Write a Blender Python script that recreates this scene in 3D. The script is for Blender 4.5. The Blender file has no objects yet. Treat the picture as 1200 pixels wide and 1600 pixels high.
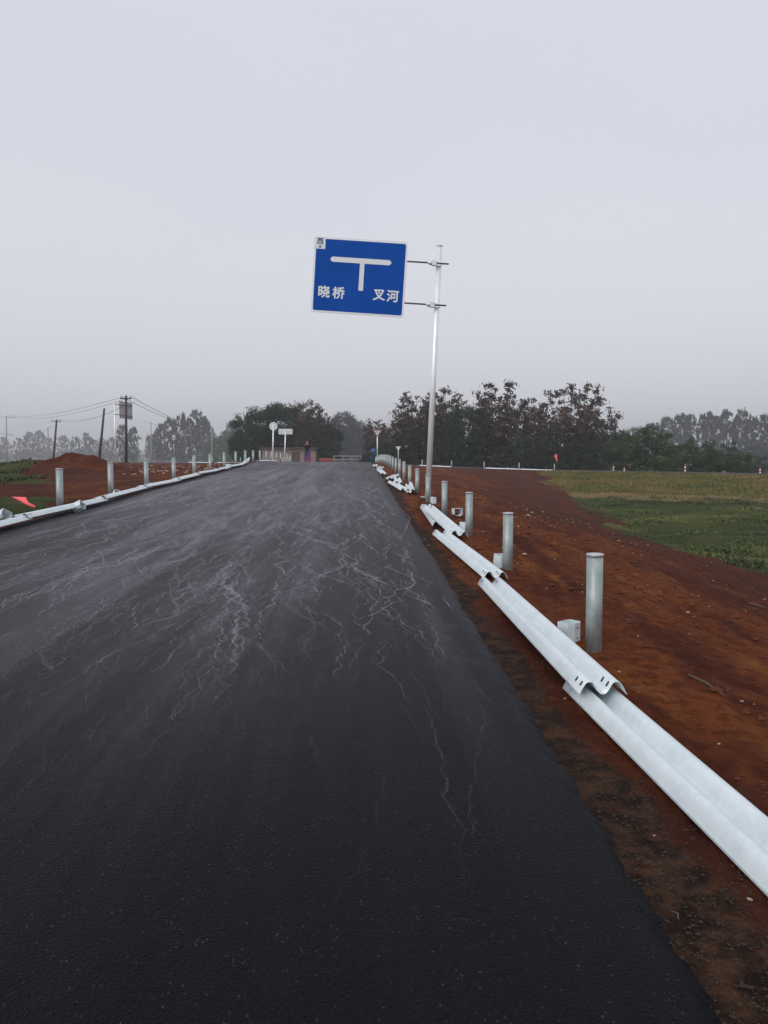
import bpy, math, random
import numpy as np
from mathutils import Vector, Matrix

S = bpy.context.scene
COL = S.collection
R = math.radians

# ------------------------------------------------------------------ camera
EYE = 1.62
PITCH = R(4.03)
FPX = 1250.0                       # focal length in pixels of the 1200x1600 photograph
cd = bpy.data.cameras.new('camera')
cam = bpy.data.objects.new('camera', cd)
COL.objects.link(cam)
cam.location = (0, 0, EYE)
cam.rotation_euler = (R(90) - PITCH, 0, 0)
cd.sensor_fit = 'VERTICAL'
cd.sensor_height = 32.0
cd.lens = FPX / 1600.0 * 32.0
cd.clip_start = 0.05
cd.clip_end = 5000
S.camera = cam

# ------------------------------------------------------------------ world, sun, exposure
W = bpy.data.worlds.new('World')
S.world = W
W.use_nodes = True
nt = W.node_tree
nt.nodes.clear()
out = nt.nodes.new('ShaderNodeOutputWorld')
add = nt.nodes.new('ShaderNodeAddShader')
sky = nt.nodes.new('ShaderNodeTexSky')
sky.sky_type = 'NISHITA'
sky.sun_disc = False
SUN_EL, SUN_AZ = R(38), R(-145)      # veiled sun behind the photographer's left shoulder
sky.sun_elevation = SUN_EL
sky.sun_rotation = SUN_AZ
sky.dust_density = 6
b1 = nt.nodes.new('ShaderNodeBackground')
b1.inputs['Strength'].default_value = 0.05 * 0.5
hs = nt.nodes.new('ShaderNodeHueSaturation')
hs.inputs['Saturation'].default_value = 0.25
nt.links.new(sky.outputs[0], hs.inputs['Color'])
nt.links.new(hs.outputs[0], b1.inputs['Color'])
tc = nt.nodes.new('ShaderNodeTexCoord')
sp = nt.nodes.new('ShaderNodeSeparateXYZ')
nt.links.new(tc.outputs['Generated'], sp.inputs[0])
nz = nt.nodes.new('ShaderNodeTexNoise')
nz.inputs['Scale'].default_value = 1.6
nz.inputs['Detail'].default_value = 3
nz.inputs['Roughness'].default_value = 0.45
mp = nt.nodes.new('ShaderNodeMapping')
mp.inputs['Scale'].default_value = (1, 1, 2.2)
nt.links.new(tc.outputs['Generated'], mp.inputs[0])
nt.links.new(mp.outputs[0], nz.inputs['Vector'])
ma = nt.nodes.new('ShaderNodeMath'); ma.operation = 'MULTIPLY_ADD'
nt.links.new(nz.outputs[0], ma.inputs[0])
ma.inputs[1].default_value = 0.34
nt.links.new(sp.outputs[2], ma.inputs[2])
cr = nt.nodes.new('ShaderNodeValToRGB')
e = cr.color_ramp.elements
e[0].position = 0.14; e[0].color = (0.605, 0.615, 0.665, 1)
e[1].position = 0.46; e[1].color = (0.595, 0.605, 0.665, 1)
e2 = e.new(0.55); e2.color = (0.56, 0.58, 0.645, 1)
e3 = e.new(1.0); e3.color = (0.62, 0.62, 0.68, 1)
nt.links.new(ma.outputs[0], cr.inputs[0])
b2 = nt.nodes.new('ShaderNodeBackground')
nt.links.new(cr.outputs[0], b2.inputs['Color'])
b2.inputs['Strength'].default_value = 1.0
nt.links.new(b1.outputs[0], add.inputs[0])
nt.links.new(b2.outputs[0], add.inputs[1])
nt.links.new(add.outputs[0], out.inputs['Surface'])

ld = bpy.data.lights.new('sun', 'SUN')
ld.energy = 0.8
ld.angle = R(35)
ld.color = (1, 0.96, 0.9)
sun = bpy.data.objects.new('sun', ld)
COL.objects.link(sun)
sd_ = Vector((math.sin(SUN_AZ) * math.cos(SUN_EL), math.cos(SUN_AZ) * math.cos(SUN_EL), math.sin(SUN_EL)))
sun.rotation_euler = sd_.to_track_quat('Z', 'Y').to_euler()
sun.location = (0, 0, 60)

S.view_settings.view_transform = 'Standard'
S.view_settings.look = 'None'
S.view_settings.gamma = 1
S.view_settings.use_curve_mapping = False
S.view_settings.exposure = 0.14
S.cycles.max_bounces = 6
S.cycles.volume_bounces = 0
S.cycles.transparent_max_bounces = 48

# ------------------------------------------------------------------ helpers
def P(px, py, Y):
    """world point on the photo's ray through (px, py) at world depth Y"""
    dx, dy = (px - 600) / FPX, (800 - py) / FPX
    d = Vector((dx, math.cos(PITCH) + dy * math.sin(PITCH), -math.sin(PITCH) + dy * math.cos(PITCH)))
    t = Y / d.y
    return Vector((d.x * t, Y, EYE + d.z * t))

def hash2(ix, iy, s):
    h = (ix.astype(np.int64) * 374761393 + iy.astype(np.int64) * 668265263 + s * 1442695041) & 0x7fffffff
    h = ((h ^ (h >> 13)) * 1274126177) & 0x7fffffff
    h = h ^ (h >> 16)
    return (h & 0xffff) / 65535.0

def vnoise(x, y, s=0):
    x = np.asarray(x, float); y = np.asarray(y, float)
    ix, iy = np.floor(x), np.floor(y)
    fx, fy = x - ix, y - iy
    fx = fx * fx * (3 - 2 * fx); fy = fy * fy * (3 - 2 * fy)
    a = hash2(ix, iy, s); b = hash2(ix + 1, iy, s); c = hash2(ix, iy + 1, s); d = hash2(ix + 1, iy + 1, s)
    return (a * (1 - fx) + b * fx) * (1 - fy) + (c * (1 - fx) + d * fx) * fy - 0.5

def fbm(x, y, s=0, o=4):
    t = 0; a = 1.0
    for i in range(o):
        t = t + a * vnoise(x * 2 ** i, y * 2 ** i, s + i * 17); a *= 0.55
    return t

def sstep(a, b, x):
    t = np.clip((x - a) / (b - a), 0, 1)
    return t * t * (3 - 2 * t)

def smooth_table(xs, ys, w, lo, hi, n=2000):
    g = np.linspace(lo, hi, n)
    v = np.interp(g, xs, ys)
    k = max(1, int(w / ((hi - lo) / n)))
    ker = np.hanning(2 * k + 3); ker /= ker.sum()
    v = np.convolve(np.pad(v, k + 1, mode='edge'), ker, mode='valid')
    return lambda q: np.interp(q, g, v)

_zr = smooth_table([-40, 0, 45, 52, 60, 68, 75, 80, 90, 100, 110, 130],
                   [-0.74, 0, .835, .94, 1.015, 1.045, 1.02, .98, .86, .70, .58, .5], 6, -40, 130)
def zroad(Y): return _zr(Y)
def superel(Y): return 0.28 * (1 - sstep(44, 70, Y)) + 0.04 * (1 - sstep(75, 95, Y))
def XR(Y): return 0.97 - 0.0315 * np.clip(Y, -10, 95)
_xl = smooth_table([-40, 0, 15.5, 27, 43, 51, 59, 68, 95, 130], [-4.9, -4.9, -5.95, -6.75, -7.6, -8.0, -8.35, -8.75, -9.9, -11], 4, -40, 130)
def XL(Y): return _xl(Y)
def zmain(X, Y):
    f = np.clip((XR(Y) - X) / (XR(Y) - XL(Y)), 0, 1)
    return zroad(Y) + superel(Y) * f
def Yc(X): return 98 - 0.47 * X          # near edge of the crossing road
_zc = smooth_table([-90, -20, -3, 1, 5, 12, 19, 38, 80], [.60, .66, .68, .62, .38, .15, -.03, -.24, -.5], 3, -90, 90)
def zcross(X): return _zc(X)
_toe = smooth_table([0, 10, 17, 20, 27, 34, 45, 60, 70, 91], [6.6, 7.8, 8.9, 9.4, 9.2, 9.6, 12, 13.5, 14.5, 17], 3, 0, 91)

def height(X, Y, detail=True):
    X = np.asarray(X, float); Y = np.asarray(Y, float)
    s = X - XR(Y)
    l = XL(Y) - X
    zm = zmain(X, Y)
    # right side: shoulder, slope, field
    field = -1.45 + 0.12 * fbm(X / 9, Y / 9, 5)
    fR = sstep(1.25, np.maximum(_toe(Y) - XR(Y), 4) + 1.5, s)
    fRl = np.clip((s - 1.25) / (np.maximum(_toe(Y) - XR(Y), 4) - 0.5), 0, 1)
    f = 0.5 * fR + 0.5 * fRl
    sh = zroad(Y) - 0.055 - 0.05 * sstep(0, 1.0, s)
    right = sh * (1 - f) + field * f
    yc = Yc(X)
    k = np.clip((Y - (yc - 33)) / 31.5, 0, 1)
    k = 0.25 * sstep(0, 0.08, k) * 0.5 + (1 - 0.125) * k
    rb = right * (1 - k) + (zcross(X) - 0.05) * k
    right = np.where(Y > yc - 33, np.maximum(rb, np.minimum(right, zcross(X) + 3 * (yc - Y) * 0.04)), right)
    # left side
    zl = zroad(Y) + superel(Y)
    lt = np.minimum(zl - 0.08, 1.3)
    far = 0.66 + 0.10 * fbm(X / 14, Y / 14, 9) + 0.10 * sstep(22, 32, Y) * (1 - sstep(50, 80, Y)) + 0.38 * np.clip(fbm(X / 3.5, Y / 3, 91, 4) + .05, 0, 1) * sstep(24, 34, Y) * (1 - sstep(72, 90, Y))
    g = sstep(1.5, 8.0, l)
    left = lt * (1 - g) + far * g
    mx, my = X + 15.8, Y - 40
    rough = 1 + 0.8 * fbm(X / 0.9, Y / 1.3, 31, 4)
    left = left + (0.46 * np.exp(-(mx / 2.0) ** 2 - (my / 3.5) ** 2) + 0.34 * np.exp(-((mx - 1.6) / 1.8) ** 2 - ((my + 1) / 2.5) ** 2)
                   + 0.26 * np.exp(-((mx + 2.6) / 2.2) ** 2 - ((my + .5) / 2.0) ** 2)) * rough
    left = left + 0.35 * np.exp(-((X + 22) / 3.0) ** 2 - ((Y - 44) / 6) ** 2) * rough
    kl = np.clip((Y - 80) / 24, 0, 1)
    left = left * (1 - kl) + (zcross(X) - 0.05) * kl
    z = np.where(s > 0, right, np.where(l > 0, left, zm - 0.09))
    # blend under crossing road and beyond
    z = np.where((Y > yc - 0.2), zcross(X) - 0.06, z)
    beyond = np.clip((Y - (yc + 8.5)) / 10, 0, 1)
    beyond = np.clip((Y - (yc + 8.5)) / 18, 0, 1)
    plat = sstep(-34, -27, X) * (1 - sstep(1, 6, X)) * (1 - sstep(134, 146, Y))
    low = -3.4 * (1 - plat) + 0.2 * plat
    z = np.where(Y > yc + 8.5, (zcross(X) - 0.06) * (1 - beyond) + low * beyond, z)
    z = np.where((s <= 0) & (l <= 0) & (Y < yc), zm - 0.09, z)
    if detail:
        offr = sstep(0.03, 0.5, s) + sstep(0.05, 0.6, l)
        offr = np.clip(offr, 0, 1) * np.where((Y > yc - 0.6) & (Y < yc + 9), 0, 1)
        near = 1 - sstep(18, 45, Y)
        d = 0.035 * fbm(X * 1.1, Y * 0.35, 2, 3) + 0.036 * near * fbm(X * 5, Y * 3.2, 3, 3) + 0.020 * near * np.abs(fbm(X * 14, Y * 12, 8, 2))
        rut = np.exp(-((s - 3.35 - .12 * np.sin(Y * .5)) / .09) ** 2) + .7 * np.exp(-((s - 2.75 + .1 * np.sin(Y * .4)) / .07) ** 2) + .8 * np.exp(-((s - 4.6) / .12) ** 2)
        d = d - 0.09 * rut * near * (0.5 + fbm(Y * 1.2, X, 4, 2))
        d = d + 0.10 * sstep(20, 60, Y) * fbm(X / 2.2, Y / 2.2, 6, 3) * np.where(Y > yc - 4, 0.3, 1)
        z = z + d * offr
    return z
def hz(x, y, detail=True): return float(height(np.array([x]), np.array([y]), detail)[0])

# ---- node DSL
class NT:
    def __init__(s, name):
        s.m = bpy.data.materials.new(name); s.m.use_nodes = True
        s.t = s.m.node_tree; s.t.nodes.clear()
        s.out = s.t.nodes.new('ShaderNodeOutputMaterial')
        s.pos = None
    def n(s, typ, ins=None, **kw):
        nd = s.t.nodes.new(typ)
        for k, v in kw.items(): setattr(nd, k, v)
        for k, v in (ins or {}).items():
            s.set(nd.inputs[k], v)
        return nd
    def set(s, sock, v):
        if isinstance(v, bpy.types.NodeSocket): s.t.links.new(v, sock)
        elif v is not None:
            if isinstance(v, (tuple, list)) and sock.type == 'RGBA' and len(v) == 3: v = (*v, 1)
            sock.default_value = v
    def math(s, op, a, b=0.0, c=0.0, clamp=False):
        nd = s.n('ShaderNodeMath', {0: a, 1: b, 2: c}, operation=op); nd.use_clamp = clamp
        return nd.outputs[0]
    def P(s):
        if s.pos is None: s.pos = s.n('ShaderNodeNewGeometry').outputs['Position']
        return s.pos
    def OB(s): return s.n('ShaderNodeTexCoord').outputs['Object']
    def map(s, v, scale=(1, 1, 1), loc=(0, 0, 0), rot=(0, 0, 0)):
        return s.n('ShaderNodeMapping', {'Vector': v, 'Scale': scale, 'Location': loc, 'Rotation': rot}).outputs[0]
    def noise(s, v, scale=1, detail=4, rough=0.55, dist=0):
        return s.n('ShaderNodeTexNoise', {'Vector': v, 'Scale': scale, 'Detail': detail, 'Roughness': rough, 'Distortion': dist}).outputs[0]
    def ss(s, v, a, b, lo=0.0, hi=1.0):
        return s.n('ShaderNodeMapRange', {'Value': v, 'From Min': a, 'From Max': b, 'To Min': lo, 'To Max': hi}, interpolation_type='SMOOTHSTEP').outputs[0]
    def mix(s, f, a, b, typ='MIX'):
        nd = s.n('ShaderNodeMix', data_type='RGBA', blend_type=typ)
        s.set(nd.inputs[0], f); s.set(nd.inputs[6], a); s.set(nd.inputs[7], b)
        return nd.outputs[2]
    def bump(s, h, strength=0.5, dist=0.01, normal=None):
        nd = s.n('ShaderNodeBump', {'Height': h, 'Strength': strength, 'Distance': dist})
        if normal is not None: s.set(nd.inputs['Normal'], normal)
        return nd.outputs[0]
    def attr(s, name): return s.n('ShaderNodeAttribute', attribute_name=name).outputs['Fac']
    def bsdf(s, color, rough=0.6, metal=0.0, spec=0.5, normal=None, **kw):
        ins = {'Base Color': color, 'Roughness': rough, 'Metallic': metal, 'Specular IOR Level': spec}
        ins.update(kw)
        nd = s.n('ShaderNodeBsdfPrincipled', ins)
        if normal is not None: s.set(nd.inputs['Normal'], normal)
        s.t.links.new(nd.outputs[0], s.out.inputs['Surface'])
        return s.m

def simple(name, col, rough=0.6, metal=0.0, spec=0.5, var=0.15, scale=8, bump=0.0):
    t = NT(name)
    n = t.noise(t.OB(), scale, 4)
    c = t.mix(n, tuple(x * (1 - var) for x in col), tuple(min(1, x * (1 + var)) for x in col))
    nm = t.bump(t.noise(t.OB(), scale * 4, 3), bump, 0.01) if bump else None
    return t.bsdf(c, rough, metal, spec, nm)

M = {}
# ---- asphalt
t = NT('asphalt')
pos = t.P()
sep = t.n('ShaderNodeSeparateXYZ', {0: pos})
x_, y_ = sep.outputs[0], sep.outputs[1]
u = t.math('MULTIPLY_ADD', y_, 0.0315, x_)                       # along-road coordinate
warp = t.noise(t.map(pos, (0.8, 0.30, 1)), 1.0, 2)
warp2 = t.noise(t.map(pos, (4.5, 2.6, 1)), 1.0, 6, 0.72)
uw = t.math('MULTIPLY_ADD', warp, 0.55, u)
uw = t.math('MULTIPLY_ADD', warp2, 0.42, uw)
def comb(a, b, c=0.0): return t.n('ShaderNodeCombineXYZ', {0: a, 1: b, 2: c}).outputs[0]
vec1 = comb(t.math('MULTIPLY', uw, 1.7), t.math('MULTIPLY', y_, 0.11))
n1 = t.noise(vec1, 1.5, 2, 0.5)
line1 = t.ss(t.math('ABSOLUTE', t.math('SUBTRACT', n1, 0.5)), 0.0, 0.020, 1, 0)
n1b = t.noise(comb(t.math('MULTIPLY', uw, 3.6), t.math('MULTIPLY', y_, 0.3), 7.3), 1.5, 2, 0.5)
line1b = t.ss(t.math('ABSOLUTE', t.math('SUBTRACT', n1b, 0.47)), 0.0, 0.030, 1, 0)
ud = t.math('MULTIPLY_ADD', y_, 0.26, uw)
vec2 = comb(t.math('MULTIPLY', ud, 1.1), t.math('MULTIPLY', y_, 0.22), 3.1)
n2 = t.noise(vec2, 1.6, 3, 0.55)
line2 = t.ss(t.math('ABSOLUTE', t.math('SUBTRACT', n2, 0.5)), 0.0, 0.016, 1, 0)
streak = t.noise(comb(t.math('MULTIPLY', u, 2.6), t.math('MULTIPLY', y_, 0.06), 1.0), 1.2, 5, 0.6)
streakf = t.noise(comb(t.math('MULTIPLY', u, 9), t.math('MULTIPLY', y_, 0.16), 5.0), 1.2, 4, 0.65)
patch = t.noise(t.map(pos, (0.35, 0.16, 1)), 1.0, 3, 0.5)
# more dust to the left of the centre and a few metres away from the photographer
left = t.ss(u, 0.9, -1.2)
farn = t.ss(y_, 2.0, 9.5)
lm = t.math('MULTIPLY', t.math('MULTIPLY', left, farn), t.ss(patch, 0.34, 0.56))
grain = t.noise(t.map(pos, (1, 1, 1)), 120, 3, 0.75)
voro = t.n('ShaderNodeTexVoronoi', {'Vector': t.map(pos, (1, 1, 1)), 'Scale': 95.0, 'Randomness': 1.0}).outputs['Distance']
vor2 = t.n('ShaderNodeTexVoronoi', {'Vector': t.map(pos, (1, 0.8, 1)), 'Scale': 48.0, 'Randomness': 1.0})
base = t.mix(grain, (0.0018, 0.0020, 0.0030), (0.011, 0.0115, 0.016))
agg = t.ss(vor2.outputs['Distance'], 0.30, 0.12)
base = t.mix(t.math('MULTIPLY', agg, t.ss(t.noise(pos, 21, 2), 0.45, 0.65)), base, (0.060, 0.056, 0.062))
dust_sheen = t.math('ADD', t.math('MULTIPLY', t.ss(streak, 0.40, 0.72), 0.36), t.math('MULTIPLY', t.ss(streakf, 0.48, 0.70), 0.16))
dust_sheen = t.math('MULTIPLY', dust_sheen, t.math('MULTIPLY_ADD', farn, 0.97, 0.03))
dust_sheen = t.math('MULTIPLY', dust_sheen, t.ss(t.math('MULTIPLY_ADD', patch, 3.0, u), 2.6, -1.2, 0.5, 1.25))
breakup = t.ss(grain, 0.38, 0.62)
breakup = t.math('MULTIPLY', t.math('MULTIPLY_ADD', breakup, 0.6, 0.4), t.ss(t.noise(pos, 9, 3, .7), .36, .58))
l1 = t.math('MULTIPLY', t.math('MAXIMUM', line1, t.math('MULTIPLY', line1b, 0.7)), lm)
dust_sheen = t.math('MULTIPLY_ADD', t.math('MULTIPLY', l1, 0.45), breakup, dust_sheen)
l2 = t.math('MULTIPLY', t.math('MULTIPLY', line2, t.ss(u, -2.6, -0.8)), t.ss(y_, 3.0, 9))
l2 = t.math('MULTIPLY', l2, t.ss(t.noise(t.map(pos, (0.8, 0.5, 1), (3, 9, 0)), 1.3, 2), 0.46, 0.60))
dust_sheen = t.math('MULTIPLY_ADD', t.math('MULTIPLY', l2, 0.35), breakup, dust_sheen)
dust_sheen = t.math('MULTIPLY_ADD', t.math('MULTIPLY', lm, t.ss(grain, .4, .6)), 0.34, dust_sheen)
dust_sheen = t.math('MULTIPLY_ADD', t.ss(y_, 2.5, 24), 0.26, dust_sheen)  # paler with distance: grazing sky sheen painted in along with the dust film
col = t.mix(t.math('MINIMUM', dust_sheen, 0.9), base, (0.21, 0.20, 0.225))
# brown muddy scuffs
mud = t.math('MULTIPLY', t.ss(t.noise(t.map(pos, (1.4, 0.9, 1), (11, 2, 0)), 1.5, 5, 0.7), 0.66, 0.78), t.ss(u, -1.5, 0.6))
col = t.mix(t.math('MULTIPLY', mud, 0.30), col, (0.10, 0.065, 0.045))
hgt = t.math('ADD', t.math('MULTIPLY', grain, 0.5), t.math('MULTIPLY', t.math('SUBTRACT', 1.0, voro), 0.6))
hgt = t.math('MULTIPLY_ADD', agg, 0.8, hgt)
nm = t.bump(hgt, 0.9, 0.012)
rgh = t.ss(dust_sheen, 0.0, 0.5, 0.42, 0.7)
M['asphalt'] = t.bsdf(col, rgh, 0, 0.04, nm)

# ---- ground
t = NT('ground')
pos = t.P()
sep = t.n('ShaderNodeSeparateXYZ', {0: pos})
x_, y_ = sep.outputs[0], sep.outputs[1]
u = t.math('MULTIPLY_ADD', y_, 0.0315, x_)
grass = t.attr('grass'); shoulder = t.attr('shoulder'); dryg = t.attr('dry'); darkf = t.attr('soil_darkening')
nA = t.noise(t.map(pos, (1, 0.22, 1), (0, 0, 0), (0, 0, R(2))), 1.1, 6, 0.6)
nB = t.noise(pos, 7, 5, 0.65)
nC = t.noise(pos, 38, 4, 0.7)
nD = t.noise(t.map(pos, (2.6, 0.5, 1)), 1.0, 4, 0.6)
soil = t.mix(t.ss(nA, 0.34, 0.64), (0.062, 0.013, 0.006), (0.175, 0.048, 0.014))
soil = t.mix(t.ss(nD, 0.49, 0.72), soil, (0.240, 0.080, 0.018))
soil = t.mix(t.math('MULTIPLY', t.ss(nB, 0.42, 0.62), 0.55), soil, (0.045, 0.012, 0.008))
soil = t.mix(t.math('MULTIPLY', t.ss(nC, 0.5, 0.75), 0.35), soil, (0.028, 0.010, 0.008))
soil = t.mix(t.math('MULTIPLY', t.ss(t.noise(pos, 60, 2, 0.6), 0.62, 0.72), 0.5), soil, (0.24, 0.10, 0.05))
soil = t.mix(t.math('MULTIPLY', darkf, 0.75), soil, t.mix(nB, (0.030, 0.011, 0.009), (0.062, 0.020, 0.015)))
# gravelly shoulder of crushed asphalt and mud
shc = t.mix(t.ss(nB, 0.38, 0.66), (0.016, 0.010, 0.008), (0.080, 0.040, 0.024))
shc = t.mix(t.ss(t.noise(pos, 90, 2, 0.7), 0.60, 0.72), shc, (0.13, 0.09, 0.065))
shm = t.ss(t.math('MULTIPLY_ADD', t.noise(pos, 2.6, 4), 0.75, shoulder), 0.70, 0.98)
soil = t.mix(shm, soil, shc)
gA = t.noise(t.map(pos, (0.35, 0.9, 1)), 0.8, 5, 0.65)
gB = t.noise(pos, 5, 5, 0.7)
gr = t.mix(t.ss(gA, 0.36, 0.64), (0.030, 0.042, 0.012), (0.065, 0.075, 0.022))
gr = t.mix(t.math('MULTIPLY', t.ss(gB, 0.4, 0.7), 0.6), gr, (0.022, 0.030, 0.010))
dr = t.mix(t.ss(gA, 0.38, 0.62), (0.085, 0.090, 0.018), (0.165, 0.125, 0.032))
dr = t.mix(t.math('MULTIPLY', t.ss(gB, 0.42, 0.66), 0.5), dr, (0.060, 0.060, 0.016))
dr = t.mix(t.math('MULTIPLY', t.ss(t.noise(t.map(pos, (0.15, 0.5, 1)), 0.7, 4, .6), 0.52, 0.7), 0.6), dr, (0.125, 0.060, 0.028))
veg = t.mix(dryg, gr, dr)
gm = t.ss(t.math('MULTIPLY_ADD', t.math('SUBTRACT', t.noise(pos, 1.3, 6, 0.7), 0.5), 0.9, grass), 0.42, 0.58)
col = t.mix(gm, soil, veg)
path = t.attr('path')
col = t.mix(t.math('MULTIPLY', t.ss(t.math('MULTIPLY_ADD', nB, 0.4, path), 0.5, 0.8), 0.7), col, (0.19, 0.135, 0.065))
hh = t.math('ADD', t.math('MULTIPLY', nB, 0.7), t.math('MULTIPLY', nC, 0.45))
nm = t.bump(hh, 1.0, 0.10)
M['ground'] = t.bsdf(col, t.ss(nB, 0.3, 0.7, 0.75, 0.95), 0, 0.05, nm)

# ---- galvanised metal and others
def galv(name, lo, hi, rough, metal, spec=0.5):
    t = NT(name)
    ob = t.OB()
    n = t.noise(t.map(ob, (1, 1, 0.6)), 22, 5, 0.7)
    big = t.noise(ob, 2.4, 4, 0.6)
    f = t.math('ADD', t.math('MULTIPLY', n, 0.45), t.math('MULTIPLY', big, 0.55))
    c = t.mix(t.ss(f, 0.38, 0.62), lo, hi)
    # splashed red mud
    m = t.math('MULTIPLY', t.ss(t.noise(t.map(t.P(), (1, 1, 1)), 6, 6, 0.75), 0.60, 0.80), 0.32)
    c = t.mix(m, c, (0.16, 0.09, 0.065))
    r = t.ss(n, 0.3, 0.7, rough - 0.07, rough + 0.08)
    nm = t.bump(n, 0.08, 0.003)
    return t.bsdf(c, r, metal, spec, nm)
M['rail'] = galv('galvanised_rail', (0.60, 0.68, 0.71), (0.71, 0.78, 0.805), 0.38, 0.22)
M['post'] = galv('galvanised_post', (0.28, 0.33, 0.325), (0.42, 0.47, 0.46), 0.48, 0.45)
M['cap'] = galv('cap_metal', (0.42, 0.43, 0.44), (0.58, 0.6, 0.62), 0.42, 0.6)
M['pole'] = galv('sign_pole', (0.80, 0.85, 0.87), (0.90, 0.93, 0.94), 0.36, 0.30)
M['back'] = simple('sign_back', (0.66, 0.68, 0.69), 0.4, 0.6, 0.5, 0.08)
M['white'] = simple('white_paint', (0.80, 0.82, 0.86), 0.45, 0, 0.4, 0.06)
M['dark'] = simple('dark_hole', (0.015, 0.014, 0.02), 0.8, 0, 0.2)
M['bolt'] = simple('bolt_steel', (0.16, 0.13, 0.14), 0.5, 0.6, 0.5, 0.3)
t = NT('sign_blue')
n = t.noise(t.OB(), 1.4, 5, 0.6); n2 = t.noise(t.OB(), 30, 3, 0.7)
c = t.mix(t.ss(n, 0.3, 0.7), (0.0020, 0.060, 0.31), (0.0030, 0.072, 0.37))
c = t.mix(t.math('MULTIPLY', t.ss(t.noise(t.map(t.OB(), (3, 1, 1.2)), 2.2, 6, 0.8), 0.66, 0.85), 0.10), c, (0.15, 0.28, 0.5))
M['blue'] = t.bsdf(c, t.ss(n2, 0.3, 0.7, 0.5, 0.6), 0, 0.04)
M['letter'] = simple('reflective_white', (0.70, 0.73, 0.74), 0.5, 0, 0.3, 0.08)
M['navy'] = simple('navy_ink', (0.015, 0.03, 0.13), 0.5)
M['red'] = simple('sign_red', (0.33, 0.03, 0.04), 0.5)
M['flag'] = simple('flag_cloth', (0.90, 0.15, 0.15), 0.75, 0, 0.2, 0.12, 10)
M['wood'] = simple('grey_wood', (0.055, 0.042, 0.048), 0.85, 0, 0.2, 0.35, 5, 0.4)
M['stick'] = simple('bare_stick', (0.11, 0.075, 0.05), 0.85, 0, 0.2, 0.3, 9)
M['concrete'] = simple('concrete', (0.33, 0.32, 0.32), 0.85, 0, 0.2, 0.15, 4, 0.2)
M['wire'] = simple('wire', (0.06, 0.06, 0.07), 0.6)
M['wall'] = simple('plaster_wall', (0.27, 0.20, 0.175), 0.9, 0, 0.2, 0.2, 1.6, 0.2)
M['wallwhite'] = simple('whitewashed_wall', (0.40, 0.36, 0.34), 0.9, 0, 0.2, 0.2, 2)
M['roof'] = simple('roof_slab', (0.12, 0.085, 0.09), 0.85, 0, 0.2, 0.25, 3)
M['door'] = simple('brown_door', (0.10, 0.06, 0.06), 0.7, 0, 0.3, 0.2, 5)
M['redpaint'] = simple('red_paint', (0.30, 0.035, 0.04), 0.5, 0, 0.4, 0.2)
M['rubber'] = simple('rubber', (0.02, 0.02, 0.02), 0.9, 0, 0.2)
M['bluedrum'] = simple('blue_plastic', (0.02, 0.09, 0.30), 0.5, 0, 0.4, 0.1)
M['skin'] = simple('skin', (0.42, 0.22, 0.15), 0.6, 0, 0.3, 0.06)
M['hair'] = simple('hair', (0.03, 0.016, 0.012), 0.7)
M['jacket'] = simple('black_jacket', (0.013, 0.012, 0.02), 0.85, 0, 0.2, 0.2)
M['jeans'] = simple('blue_jeans', (0.025, 0.07, 0.24), 0.85, 0, 0.2, 0.2, 12)
M['shoe'] = simple('shoe', (0.05, 0.05, 0.06), 0.7)
M['stone'] = simple('pale_stone', (0.36, 0.27, 0.19), 0.85, 0, 0.2, 0.35, 3)
M['clod'] = simple('soil_clod', (0.10, 0.032, 0.016), 0.95, 0, 0.15, 0.4, 6)
M['gravel'] = simple('grey_gravel', (0.036, 0.027, 0.022), 0.85, 0, 0.2, 0.5, 3)

def leafmat(name, c1, c2, c3, trans=0.15):
    t = NT(name)
    a = t.n('ShaderNodeAttribute', attribute_name='tint').outputs['Fac']
    inf = t.n('ShaderNodeObjectInfo').outputs['Random']
    c = t.mix(t.ss(a, 0.0, 0.6), c1, c2)
    c = t.mix(t.ss(a, 0.62, 1.0), c, c3)
    c = t.mix(t.math('MULTIPLY', inf, 0.25), c, c1)
    return t.bsdf(c, 0.6, 0, 0.25, None)
M['leaf_dark'] = leafmat('leaf_dark', (0.006, 0.015, 0.007), (0.018, 0.036, 0.013), (0.048, 0.066, 0.024))
M['leaf_mid'] = leafmat('leaf_mid', (0.016, 0.032, 0.010), (0.042, 0.076, 0.020), (0.080, 0.125, 0.030))
M['leaf_red'] = leafmat('leaf_red', (0.022, 0.027, 0.014), (0.080, 0.050, 0.040), (0.190, 0.095, 0.088))
M['leaf_poplar'] = leafmat('leaf_poplar', (0.007, 0.015, 0.012), (0.017, 0.030, 0.021), (0.036, 0.050, 0.034))
M['weed'] = leafmat('weed', (0.028, 0.044, 0.014), (0.080, 0.105, 0.028), (0.18, 0.18, 0.055))
M['drygrass'] = leafmat('drygrass', (0.070, 0.082, 0.018), (0.145, 0.125, 0.030), (0.22, 0.15, 0.045))
M['bark'] = simple('bark', (0.070, 0.055, 0.048), 0.9, 0, 0.15, 0.3, 3)

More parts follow.
